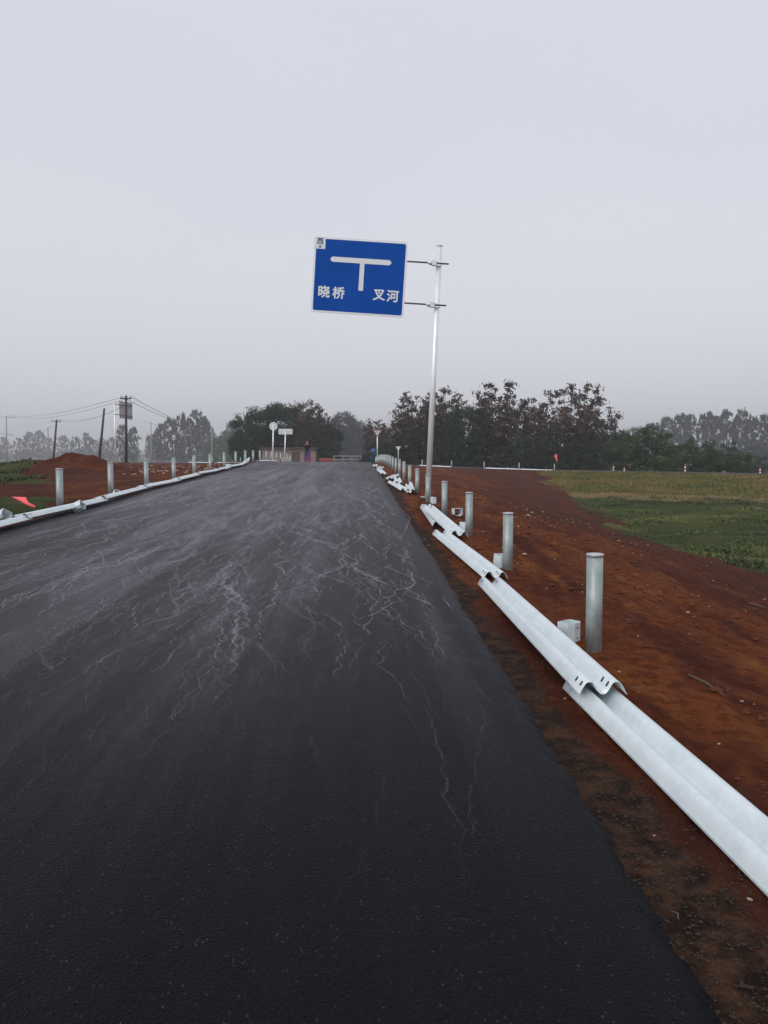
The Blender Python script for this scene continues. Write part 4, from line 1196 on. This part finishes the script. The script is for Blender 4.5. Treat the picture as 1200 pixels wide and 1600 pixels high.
for sx in (-1, 1):
    mb = MB(); mb.tube([(sx * .12, .07, .045), (sx * .12, -.04, .05), (sx * .125, -.15, .035)], [.05, .055, .035], 10); mb.build('shoe', M['shoe'], pe)
mb = MB(); mb.tube([(0, -.115, 1.67), (0, -.145, 1.635)], [.008, .016], 8); mb.build('nose', M['skin'], pe)

# ================================================================== TREES
def leaf_mesh(name, centers, normals_bias, size, mat, rng, flat=0.35, tints=None):
    n_ = len(centers)
    c = np.asarray(centers)
    d = rng.normal(size=(n_, 3)); d[:, 2] += 0.6 * flat; d += normals_bias * 0.5
    d /= np.linalg.norm(d, axis=1)[:, None] + 1e-9
    a = np.cross(d, rng.normal(size=(n_, 3))); a /= np.linalg.norm(a, axis=1)[:, None] + 1e-9
    b = np.cross(d, a)
    sz = size * rng.uniform(.55, 1.25, n_)[:, None]
    w = sz * .42
    p0 = c - a * sz * .5; p1 = c + b * w * .5 + a * sz * .06; p2 = c + a * sz * .5 - d * sz * .1; p3 = c - b * w * .5 + a * sz * .06
    co = np.stack([p0, p1, p2, p3], 1).reshape(-1, 3).astype(np.float32)
    me = bpy.data.meshes.new(name)
    me.vertices.add(len(co)); me.vertices.foreach_set('co', co.ravel())
    me.loops.add(4 * n_); me.loops.foreach_set('vertex_index', np.arange(4 * n_, dtype=np.int32))
    me.polygons.add(n_); me.polygons.foreach_set('loop_start', np.arange(0, 4 * n_, 4, dtype=np.int32))
    me.materials.append(mat); me.update(calc_edges=True)
    tt = tints if tints is not None else rng.uniform(0, 1, n_)
    at = me.attributes.new('tint', 'FLOAT', 'POINT'); at.data.foreach_set('value', np.repeat(tt, 4).astype(np.float32))
    return me

def tree_proto(kind, H, Wd, seed):
    """returns (trunk mesh, crown mesh) for a tree with foot at the origin"""
    rng = np.random.default_rng(seed); rnd = random.Random(seed)
    mb = MB(); clumps = []
    if kind == 'open':          # open crowned tree with big leaf bunches
        lean_ = Vector((rnd.uniform(-.06, .06), rnd.uniform(-.06, .06), 1))
        tk = lean_ * (H * .45)
        mb.tube([(0, 0, -.3), tk * .5, tk], [.022 * H, .017 * H, .013 * H], 8)
        for k in range(22):
            an = 2.4 * k + rnd.uniform(-.4, .4); fr = rnd.uniform(.35, 1.0)
            st = tk * fr; zt_ = H * (.42 + .56 * ((k + .5) / 22) ** .8)
            rr = Wd / 2 * math.sqrt(max(.06, 1 - ((zt_ / H - .62) / .42) ** 2)) * rnd.uniform(.65, 1.05)
            en = Vector((math.cos(an) * rr, math.sin(an) * rr, zt_)); mid = st.lerp(en, .5) + Vector((math.cos(an) * rr * .15, math.sin(an) * rr * .15, -.03 * H))
            mb.tube([st, mid, en], [.008 * H, .005 * H, .002 * H], 6)
            for q in range(7):
                f = rnd.uniform(.3, 1.0); p_ = (mid.lerp(en, (f - .5) * 2) if f > .5 else st.lerp(mid, f * 2))
                off = Vector((rnd.gauss(0, .075 * Wd), rnd.gauss(0, .075 * Wd), rnd.gauss(.015 * H, .05 * H)))
                e_ = p_ + off
                mb.tube([p_, e_], [.003 * H, .001 * H], 4)
                clumps.append((e_, rnd.uniform(.032, .070) * H))
            clumps.append((en, rnd.uniform(.03, .05) * H))
        for k in range(34):
            an = rnd.uniform(0, 6.28); rr = Wd * .4 * math.sqrt(rnd.random())
            clumps.append((Vector((math.cos(an) * rr, math.sin(an) * rr, H * rnd.uniform(.15, .65))), rnd.uniform(.06, .10) * H))
        leaf, per, ls = .040 * H, 34, 'leaf_red'
    elif kind == 'round':
        mb.tube([(0, 0, -.3), (.1, 0, H * .3), (0, 0, H * .6)], [.03 * H, .024 * H, .012 * H], 8)
        for k in range(7):
            an = k * .9; en = Vector((math.cos(an) * Wd * .3, math.sin(an) * Wd * .3, H * rnd.uniform(.5, .8)))
            mb.tube([(0, 0, H * .25), en * .6 + Vector((0, 0, .05 * H)), en], [.014 * H, .01 * H, .004 * H], 6)
        for k in range(125):
            v = rng.normal(size=3); v /= np.linalg.norm(v); rr = rnd.uniform(.5, 1.0) ** .5
            z = H * .56 + v[2] * H * .42 * rr
            lump = 1 + .14 * math.sin(v[0] * 5 + seed) * math.cos(v[1] * 4 + seed)
            if z < .08 * H: z = .08 * H + rnd.random() * .1 * H
            clumps.append((Vector((v[0] * Wd / 2 * rr * lump * .92, v[1] * Wd / 2 * rr * lump * .92, z)), rnd.uniform(.06, .12) * H))
        leaf, per, ls = .036 * H, 120, 'leaf_dark'
    elif kind == 'poplar':
        mb.tube([(0, 0, -.3), (0, 0, H * .5), (0, 0, H * .96)], [.014 * H, .010 * H, .003 * H], 7)
        for k in range(150):
            f = rnd.uniform(.10, 1.0); prof_ = min(1, ((1.03 - f) / .32)) ** .55
            if f < .5: prof_ *= .55 + .9 * f
            an = rnd.uniform(0, 6.283); rr = Wd / 2 * prof_ * math.sqrt(rnd.random()) * .9
            b0_ = Vector((0, 0, H * max(f - .10, .08))); e_ = Vector((math.cos(an) * rr, math.sin(an) * rr, H * f * .97))
            if k % 2 == 0: mb.tube([b0_, e_], [.003 * H, .001 * H], 4)
            clumps.append((e_, rnd.uniform(.020, .045) * H))
        leaf, per, ls = .034 * H, 60, 'leaf_poplar'
    else:                        # shrub: many stems
        for k in range(9):
            an = k * .7; rr = Wd * rnd.uniform(.1, .4); en = Vector((math.cos(an) * rr, math.sin(an) * rr, H * rnd.uniform(.5, .85)))
            mb.tube([(math.cos(an) * rr * .2, math.sin(an) * rr * .2, -.2), en * .5 + Vector((0, 0, .1 * H)), en], [.02 * H, .012 * H, .004 * H], 6)
        for k in range(95):
            an = rnd.uniform(0, 6.283); rr = math.sqrt(rnd.random()); hmax = H * (1 - .45 * rr ** 2) * rnd.uniform(.84, 1.03)
            z = max(hmax * rnd.random() ** .6, .06 * H)
            clumps.append((Vector((math.cos(an) * rr * Wd / 2, math.sin(an) * rr * Wd / 2, z * .96)), rnd.uniform(.06, .11) * H))
        leaf, per, ls = .05 * H, 90, 'leaf_mid'
    C_, B_, T_ = [], [], []
    for (c, r) in clumps:
        n_ = int(per * rnd.uniform(.6, 1.3)); v = rng.normal(size=(n_, 3)); v /= np.linalg.norm(v, axis=1)[:, None]
        rr = np.abs(rng.normal(.62, .30, (n_, 1)))
        sc = np.array([1.15, 1.15, .85]) if kind != 'poplar' else np.array([.8, .8, 1.7])
        C_.append(np.array(c) + v * rr * r * sc); B_.append(v)
        ct = rnd.uniform(.15, .85)
        T_.append(np.clip(ct + rng.normal(0, .16, n_), 0, 1))
    return mb, np.concatenate(C_), np.concatenate(B_), np.concatenate(T_), leaf, ls, rng
protos = {}
def get_proto(kind, H, Wd, var, matname=None):
    key = (kind, round(H / Wd, 1) if kind != 'x' else 0, var, matname)
    if key in protos: return protos[key]
    mb, C_, B_, T_, leaf, ls, rng = tree_proto(kind, H, Wd, abs(hash((len(kind), var))) % 9973 + int(H * 7) + var * 31)
    me_c = leaf_mesh('crown', C_, B_, leaf, M[matname or ls], rng, tints=T_)
    tmp = mb.build('trunk', M['bark']); me_t = tmp.data; bpy.data.objects.remove(tmp)
    protos[key] = (me_t, me_c, H)
    return protos[key]
def tree(name, kind, px, top, wpx, Y, label, group, var=0, mat=None, zb=None, cat='tree'):
    if Y > 160:
        Y = Y * (2.2 if px < 400 else 1.35 if px < 700 else 1.12); zb = -3.4
    c = P(px, top, Y)
    z0 = hz(c.x, Y, False) if zb is None else zb
    H = c.z - z0; Wd = wpx / FPX * Y * (1.08 if kind == 'open' else 1.22 if kind == 'round' else 1.0)
    me_t, me_c, H0 = get_proto(kind, H, Wd, var, mat)
    s = H / H0
    o = empty(name, (c.x, Y, z0), label, cat, group, rz=(px * 1.7 + Y) % 6.28 if kind != 'open' else (px * .37) % .9)
    o.scale = (s, s, s)
    for nm_, me in (('trunk', me_t), ('crown', me_c)):
        q = bpy.data.objects.new(nm_, me); COL.objects.link(q); q.parent = o
    return o
RT = 'trees behind the right bank'
tree('broadleaf_tree', 'open', 652, 611, 82, 110, 'reddish open crowned tree left of the tall sign pole', RT, 1)
tree('broadleaf_tree', 'open', 693, 604, 60, 114, 'thin reddish tree whose sparse top shows just right of the tall sign pole', RT, 2)
tree('broadleaf_tree', 'open', 776, 597, 76, 108, 'tall reddish tree left of centre in the right group, right of the dark one', RT, 3)
tree('broadleaf_tree', 'open', 826, 620, 60, 112, 'reddish tree leaning towards the tallest one, with gaps of sky in its crown', RT, 4)
tree('broadleaf_tree', 'open', 893, 598, 106, 106, 'broad reddish tree with the widest crown on the right', RT, 5)
tree('broadleaf_tree', 'open', 940, 640, 66, 112, 'lower reddish tree at the right flank of the widest crown', RT, 6)
tree('broadleaf_tree', 'open', 586, 655, 34, 140, 'small twiggy reddish tree behind the red bordered triangle sign', RT, 7)
tree('broadleaf_tree', 'open', 616, 660, 42, 122, 'small twiggy reddish tree over the grey triangle sign', RT, 8)
tree('evergreen_tree', 'round', 733, 630, 80, 108, 'dark green dense tree between the reddish ones, right of the tall sign pole', RT, 1)
tree('evergreen_tree', 'round', 650, 650, 70, 116, 'dark dense tree below the reddish crown left of the sign pole', RT, 2)
BT = 'bushes under the trees on the right bank'
for i, (px, top, w, v, nm_) in enumerate([(606, 690, 44, 0, 'dark bush beside the grey triangle sign'), (634, 672, 60, 1, 'dark bush behind the far right posts'), (676, 664, 66, 2, 'dark bush behind the sign pole'), (716, 668, 64, 3, 'dark bush under the dark green tree, left half'),
        (756, 662, 66, 0, 'dark bush under the dark green tree, right half'), (800, 672, 70, 1, 'dark bush above the long white beam'), (843, 664, 66, 2, 'dark bush left of the small red flag'), (884, 668, 68, 3, 'dark bush right of the small red flag'), (922, 672, 64, 0, 'dark bush under the widest reddish crown'), (955, 668, 56, 1, 'dark bush behind the close pair of marker posts')]):
    tree('bush', 'shrub', px, top, w * 1.35, 111 + (i % 3) * 2 - .06 * (px - 600) * .5, nm_, BT, v, 'leaf_dark', cat='bush')
tree('green_tree', 'shrub', 1003, 650, 116, 100, 'fresh green bushy tree with a pointed twiggy top, right of the reddish ones', RT, 5, 'leaf_mid')
tree('green_tree', 'shrub', 975, 672, 70, 99, 'green bushy tree at the left foot of the pointed green one', RT, 6, 'leaf_mid')
for i, (px, top, w, v, nm_) in enumerate([(1050, 684, 60, 0, 'green bush right of the pointed green tree'), (1082, 676, 74, 1, 'olive bush behind the lone marker post'), (1116, 684, 60, 2, 'olive bush right of the lone marker post'), (1148, 688, 56, 3, 'last olive bush before the open hazy stretch at the right')]):
    tree('bush', 'shrub', px, top, w * 1.25, 97 - i, nm_, BT, v, 'leaf_mid', cat='bush')
tree('bush', 'shrub', 1186, 706, 60, 120, 'low hazy bush at the right frame edge', BT, 1, 'leaf_poplar', cat='bush')
FP = 'hazy poplars far behind'
for i, (px, top, w, Y) in enumerate([(1042, 650, 30, 330), (1064, 647, 30, 340), (1078, 648, 28, 330), (1103, 643, 34, 320), (1118, 650, 24, 350), (1137, 640, 32, 310), (1160, 640, 36, 300), (1178, 652, 28, 310), (1195, 648, 34, 290), (1222, 650, 40, 290), (1020, 662, 30, 360), (990, 668, 36, 380)]):
    tree('poplar', 'poplar', px, top, w * 1.35, Y, 'hazy tall poplar, %s from the left in the far right row' % ORD[[990, 1020, 1042, 1064, 1078, 1103, 1118, 1137, 1160, 1178, 1195, 1222].index(px)], FP, i % 4, zb=-1.5)
for i, (px, top, w, Y) in enumerate([(1175, 685, 60, 240), (1210, 680, 60, 240), (1140, 690, 60, 260)]):
    tree('hazy_tree', 'shrub', px, top, w, Y, ['hazy rounded tree low at the right edge', 'hazy rounded tree cut by the right frame edge', 'hazy rounded tree behind the olive bushes'][i], FP, i, 'leaf_poplar', zb=-1.5)
# centre gap
for i, (px, top, w, Y) in enumerate([(536, 644, 42, 215), (556, 656, 40, 225), (574, 662, 34, 240), (596, 668, 36, 250), (520, 668, 40, 210)]):
    tree('hazy_tree', 'round', px, top, w, Y, ['tallest hazy tree in the gap above the road', 'hazy tree just right of the tallest one above the road', 'hazy tree left of the triangle sign', 'hazy tree right behind the triangle sign', 'hazy tree at the right flank of the dark dome'][i], 'hazy trees beyond the crest', i % 3, 'leaf_poplar', zb=-1.5)
# left dome group
LT = 'dark trees around the beige hut'
for i, (px, top, w, Y, v) in enumerate([(398, 638, 70, 130, 1), (428, 629, 76, 134, 2), (462, 632, 72, 132, 1), (388, 668, 52, 127, 2), (497, 655, 64, 127, 2)]):
    tree('evergreen_tree', 'round', px, top, w, Y, ['dark dense tree at the left shoulder of the dome, behind the round sign', 'highest dark dense tree above the round sign', 'dark dense tree over the rectangular sign', 'low dark tree at the far left skirt of the dome', 'dark tree right of the hut with drooping boughs'][i], LT, v, zb=-.6)
tree('broadleaf_tree', 'open', 481, 627, 46, 130, 'reddish open tree poking out at the top right of the dark dome', LT, 9, zb=-.6)
tree('broadleaf_tree', 'open', 505, 650, 52, 128, 'reddish open tree at the right edge of the dark dome', LT, 10, zb=-.6)
tree('bush', 'shrub', 516, 690, 34, 121, 'dark bush above the red cart', LT, 2, 'leaf_dark', zb=-.4, cat='bush')
tree('bush', 'shrub', 389, 692, 46, 122, 'dark bush left of the hut', LT, 1, 'leaf_dark', zb=-.4, cat='bush')
tree('bush', 'shrub', 572, 704, 20, 128, 'small hazy bush left of the blue drum', LT, 1, 'leaf_dark', zb=-.4, cat='bush')
# left hazy rows
lp = [(306, 641, 44, 190), (320, 650, 30, 200), (286, 646, 38, 185), (268, 652, 36, 190), (252, 662, 28, 195), (192, 664, 30, 210), (208, 668, 24, 215), (362, 657, 22, 230), (234, 678, 18, 260), (243, 676, 18, 265),
      (174, 682, 26, 300), (158, 684, 24, 310), (134, 676, 22, 320), (118, 682, 28, 310), (98, 680, 30, 330), (60, 672, 24, 350), (46, 674, 22, 350), (30, 684, 26, 330), (4, 682, 26, 320), (-14, 676, 26, 330), (76, 684, 22, 360), (146, 686, 22, 330)]
srt = sorted(p_[0] for p_ in lp)
for i, (px, top, w, Y) in enumerate(lp):
    k = srt.index(px)
    o_ = (ORD + ['twenty first', 'twenty second'])[k]
    tree('poplar', 'poplar', px, top, w * 1.1, Y, 'hazy poplar, %s from the left in the far left rows' % o_, FP, i % 4, zb=-1.2)
for i, (px, top, w, Y) in enumerate([(345, 668, 44, 170), (358, 676, 36, 165), (330, 684, 30, 175)]):
    tree('hazy_tree', 'shrub', px, top, w, Y, ['hazy olive tree left of the dark dome', 'hazy olive tree touching the dark dome', 'lower hazy olive tree under the tall poplars'][i], 'hazy trees left of the dome', i, 'leaf_mid', zb=-1.0)

# far wood closing the horizon, one mass
rng = np.random.default_rng(5)
C_ = []; T_ = []
for k in range(430):
    px = rng.uniform(-60, 1260); Y = rng.uniform(1000, 1200); h = rng.uniform(9, 22) * (0.7 if px < 420 else 1.0)
    x = (px - 600) / FPX * Y; n_ = 90
    v = rng.normal(size=(n_, 3)); C_.append(np.array([x, Y, -3 + h * .45]) + v * np.array([11, 8, h * .27])); T_.append(np.clip(rng.normal(.5, .25, n_), 0, 1))
C_ = np.concatenate(C_); T_ = np.concatenate(T_)
me = leaf_mesh('far_wood', C_, np.zeros_like(C_), 2.8, M['leaf_poplar'], rng, tints=T_)
fw = bpy.data.objects.new('far_wood', me); COL.objects.link(fw); tag(fw, 'hazy low wood closing the horizon', 'wood', kind='stuff')

# ================================================================== GROUND COVER
def blades(name, label, xs_, ys_, zs_, size, mat, rng, per=7, spread=.1, tint=None, up=1.0):
    n_ = len(xs_)
    cx_ = np.repeat(xs_, per) + rng.normal(0, spread, n_ * per) * np.repeat(size, per); cy_ = np.repeat(ys_, per) + rng.normal(0, spread, n_ * per) * np.repeat(size, per)
    cz_ = np.repeat(zs_, per); sz = np.repeat(size, per) * rng.uniform(.5, 1.3, n_ * per)
    an = rng.uniform(0, 6.283, n_ * per); lean_ = rng.uniform(.1, .9, n_ * per)
    dx_, dy_ = np.cos(an), np.sin(an); w = sz * .16
    b0 = np.stack([cx_ - dy_ * w, cy_ + dx_ * w, cz_ - .01], 1); b1 = np.stack([cx_ + dy_ * w, cy_ - dx_ * w, cz_ - .01], 1)
    m1 = np.stack([cx_ + dx_ * sz * lean_ * .4 + dy_ * w * 1.2, cy_ + dy_ * sz * lean_ * .4 - dx_ * w * 1.2, cz_ + sz * .6 * up], 1)
    tp_ = np.stack([cx_ + dx_ * sz * lean_, cy_ + dy_ * sz * lean_, cz_ + sz * up * (1.1 - .5 * lean_)], 1)
    co = np.stack([b0, b1, m1, tp_], 1).reshape(-1, 3).astype(np.float32); N = n_ * per
    me = bpy.data.meshes.new(name); me.vertices.add(len(co)); me.vertices.foreach_set('co', co.ravel())
    me.loops.add(4 * N); me.loops.foreach_set('vertex_index', np.arange(4 * N, dtype=np.int32))
    me.polygons.add(N); me.polygons.foreach_set('loop_start', np.arange(0, 4 * N, 4, dtype=np.int32))
    me.materials.append(mat); me.update(calc_edges=True)
    tt = np.clip(np.repeat(tint if tint is not None else rng.uniform(0, 1, n_), per) + rng.normal(0, .15, N), 0, 1)
    at = me.attributes.new('tint', 'FLOAT', 'POINT'); at.data.foreach_set('value', np.repeat(tt, 4).astype(np.float32))
    o = bpy.data.objects.new(name, me); COL.objects.link(o); tag(o, label, kind='stuff')
    o['category'] = 'grass'
    return o
rng = np.random.default_rng(12)
# green weeds in the hollow on the right
Y = rng.uniform(17, 60, 42000); X = rng.uniform(8, 32, 42000)
nbv = fbm(X / 2.5, Y / 2.5, 41, 4); clump = fbm(X / 1.2, Y / 1.2, 77, 3)
keep = (X - _toe(Y) + nbv * 2.2 > 0.3) & (X < Y * .50 + 1) & (Y < Yc(X) - 33 + rng.uniform(-5, 4, len(X))) & (clump > -.25)
X, Y, clump = X[keep], Y[keep], clump[keep]
blades('weeds', 'green weeds filling the hollow between red soil and grass bank', X, Y, height(X, Y), (.045 + .22 * np.clip(clump, 0, 1) ** 1.3 * rng.uniform(.4, 1.7, len(X))), M['weed'], rng, 11, 1.1, np.clip(.42 + 1.1 * fbm(X / 4, Y / 5, 93, 3), 0, 1), .7)
# dry grass on the bank
Y = rng.uniform(42, 99, 26000); X = rng.uniform(10, 50, 26000)
nbv = fbm(X / 2.5, Y / 2.5, 41, 4); cl = fbm(X / 3, Y / 3, 78, 3)
keep = (X - _toe(Y) + nbv * 2.2 > 0.2) & (Y > Yc(X) - 33 + rng.uniform(-5, 4, len(X))) & (np.abs(Y - (Yc(X) - 31.5) + nbv) > 1.3) & (Y < Yc(X) - .3) & (X < Y * .52)
X, Y, cl = X[keep], Y[keep], cl[keep]
blades('dry_grass', 'short brownish green grass covering the bank of the crossing road', X, Y, height(X, Y), .10 + .10 * rng.uniform(0, 1, len(X)), M['drygrass'], rng, 6, 1.5, np.clip(.5 + cl, 0, 1), .6)
# left grass
Y = rng.uniform(9, 75, 22000); X = -rng.uniform(5.5, 40, 22000)
px_ = 600 + 1250 * X / Y; nbv = fbm(X / 2.5, Y / 2.5, 41, 4)
keep = ((px_ > -20) & (((px_ + 75 * nbv - (Y - 40) * .4 < 66) & (Y > 26)) | ((px_ + 40 * nbv < 95) & (Y < 19)))) & (XL(Y) - X > .7) & (fbm(X / 1.5, Y / 2.5, 66, 3) > -.08)
X, Y = X[keep], Y[keep]
blades('grass', 'green grass and weeds on the left bank behind the flag', X, Y, height(X, Y), rng.uniform(.04, .14, len(X)) * (0.6 + (Y > 25) * .7), M['weed'], rng, 10, 1.2, rng.uniform(0, .35, len(X)), .8)

def stones(name, label, X, Y, size, mat, rng, flat=.6, sink=.25):
    base = [(0, 0, 1), (.9, 0, .1), (.28, .85, .05), (-.75, .5, .1), (-.7, -.55, .0), (.3, -.85, .12), (0, 0, -1)]
    fb_ = [(0, 1, 2), (0, 2, 3), (0, 3, 4), (0, 4, 5), (0, 5, 1), (6, 2, 1), (6, 3, 2), (6, 4, 3), (6, 5, 4), (6, 1, 5)]
    Z = height(X, Y); vs = []; fs = []
    for i in range(len(X)):
        an = rng.uniform(0, 6.28); ca, sa = math.cos(an), math.sin(an); o = len(vs); jx = rng.uniform(.6, 1.4)
        for (a, b, c) in base:
            j = rng.uniform(.72, 1.28); a2, b2 = a * jx * j, b * j
            vs.append((X[i] + (a2 * ca - b2 * sa) * size[i], Y[i] + (a2 * sa + b2 * ca) * size[i], Z[i] + (c * flat * j + flat * (1 - sink * 2)) * size[i] * .8))
        fs += [tuple(q + o for q in f) for f in fb_]
    me = bpy.data.meshes.new(name); me.from_pydata(vs, [], fs); me.materials.append(mat); me.update()
    o = bpy.data.objects.new(name, me); COL.objects.link(o); tag(o, label, kind='stuff'); o['category'] = 'stones'
    return o
rng = np.random.default_rng(9)
n_ = 480; Y = 1.8 + rng.random(n_) ** 1.6 * 30; s0 = rng.uniform(.1, 8, n_); X = XR(Y) + s0
stones('pale_stones', 'small pale stones strewn over the red soil on the right', X, Y, rng.uniform(.003, .011, n_) * (1 + (rng.random(n_) > .95) * 1.6) * (1 + Y / 12), M['stone'], rng)
n_ = 5200; Y = 1.6 + rng.random(n_) ** 1.7 * 22; s0 = .55 + rng.random(n_) * 7; X = XR(Y) + s0
stones('soil_clods', 'dark red clods of soil on the right shoulder', X, Y, rng.uniform(.004, .016, n_) * (1 + (rng.random(n_) > .94) * 1.8) * (1 + Y / 25), M['clod'], rng, .7, .3)
n_ = 4200; Y = 1.5 + rng.random(n_) ** 1.5 * 14; s0 = -.02 + rng.random(n_) ** 1.3 * .62; X = XR(Y) + s0
stones('shoulder_gravel', 'dark gravel and asphalt crumbs along the right road edge', X, Y, rng.uniform(.003, .011, n_), M['gravel'], rng, .7, .3)
n_ = 520; Y = rng.uniform(33, 82, n_); f = rng.uniform(175, 345, n_) + rng.normal(0, 10, n_); X = (f - 600) / 1250 * Y
keep = (XL(Y) - X > 1.0) & (fbm(X / 2, Y / 4, 55, 3) > -.12)
X, Y = X[keep], Y[keep]
stones('rubble', 'yellowish broken stones scattered on the red soil behind the left posts', X, Y, rng.uniform(.03, .10, len(X)), simple('rubble_stone', (0.40, 0.29, 0.20), .9, 0, .2, .3, 2), rng, .5, .3)
# sticks
def stick(px0, py0, px1, py1, Y0, Y1, r, label):
    a = P(px0, py0, Y0); b = P(px1, py1, Y1)
    a = Vector((a.x, Y0, hz(a.x, Y0) + r)); b = Vector((b.x, Y1, hz(b.x, Y1) + r)); m_ = a.lerp(b, .5) + Vector((.01, 0, .008))
    mb = MB(); mb.tube([a, m_, b], [r, r * .9, r * .6], 7); o = mb.build('stick', M['stick']); tag(o, label, 'stick', 'dry sticks on the red soil')
stick(1075, 1108, 1130, 1128, 5.9, 5.45, .011, 'thin dry stick on the red soil right of the nearest beam')
stick(1170, 950, 1195, 951, 12.2, 12.1, .02, 'pale stick near the right frame edge')
stick(1048, 1438, 1060, 1448, 2.75, 2.70, .004, 'tiny pale straw on the gravel beside the asphalt edge')

# ================================================================== HAZE
mb = MB(); mb.box((0, 775, 25), (2440, 1680, 60))
hzm = bpy.data.materials.new('haze'); hzm.use_nodes = True
ht = hzm.node_tree; ht.nodes.clear()
ho = ht.nodes.new('ShaderNodeOutputMaterial'); pv = ht.nodes.new('ShaderNodeVolumePrincipled')
pv.inputs['Color'].default_value = (0.95, 0.96, 0.99, 1); pv.inputs['Density'].default_value = 0.0008; pv.inputs['Anisotropy'].default_value = 0.3
ht.links.new(pv.outputs[0], ho.inputs['Volume'])
hb_ = mb.build('haze', hzm); tag(hb_, 'thin pale haze fading the far trees', kind='stuff'); hb_['category'] = 'haze'
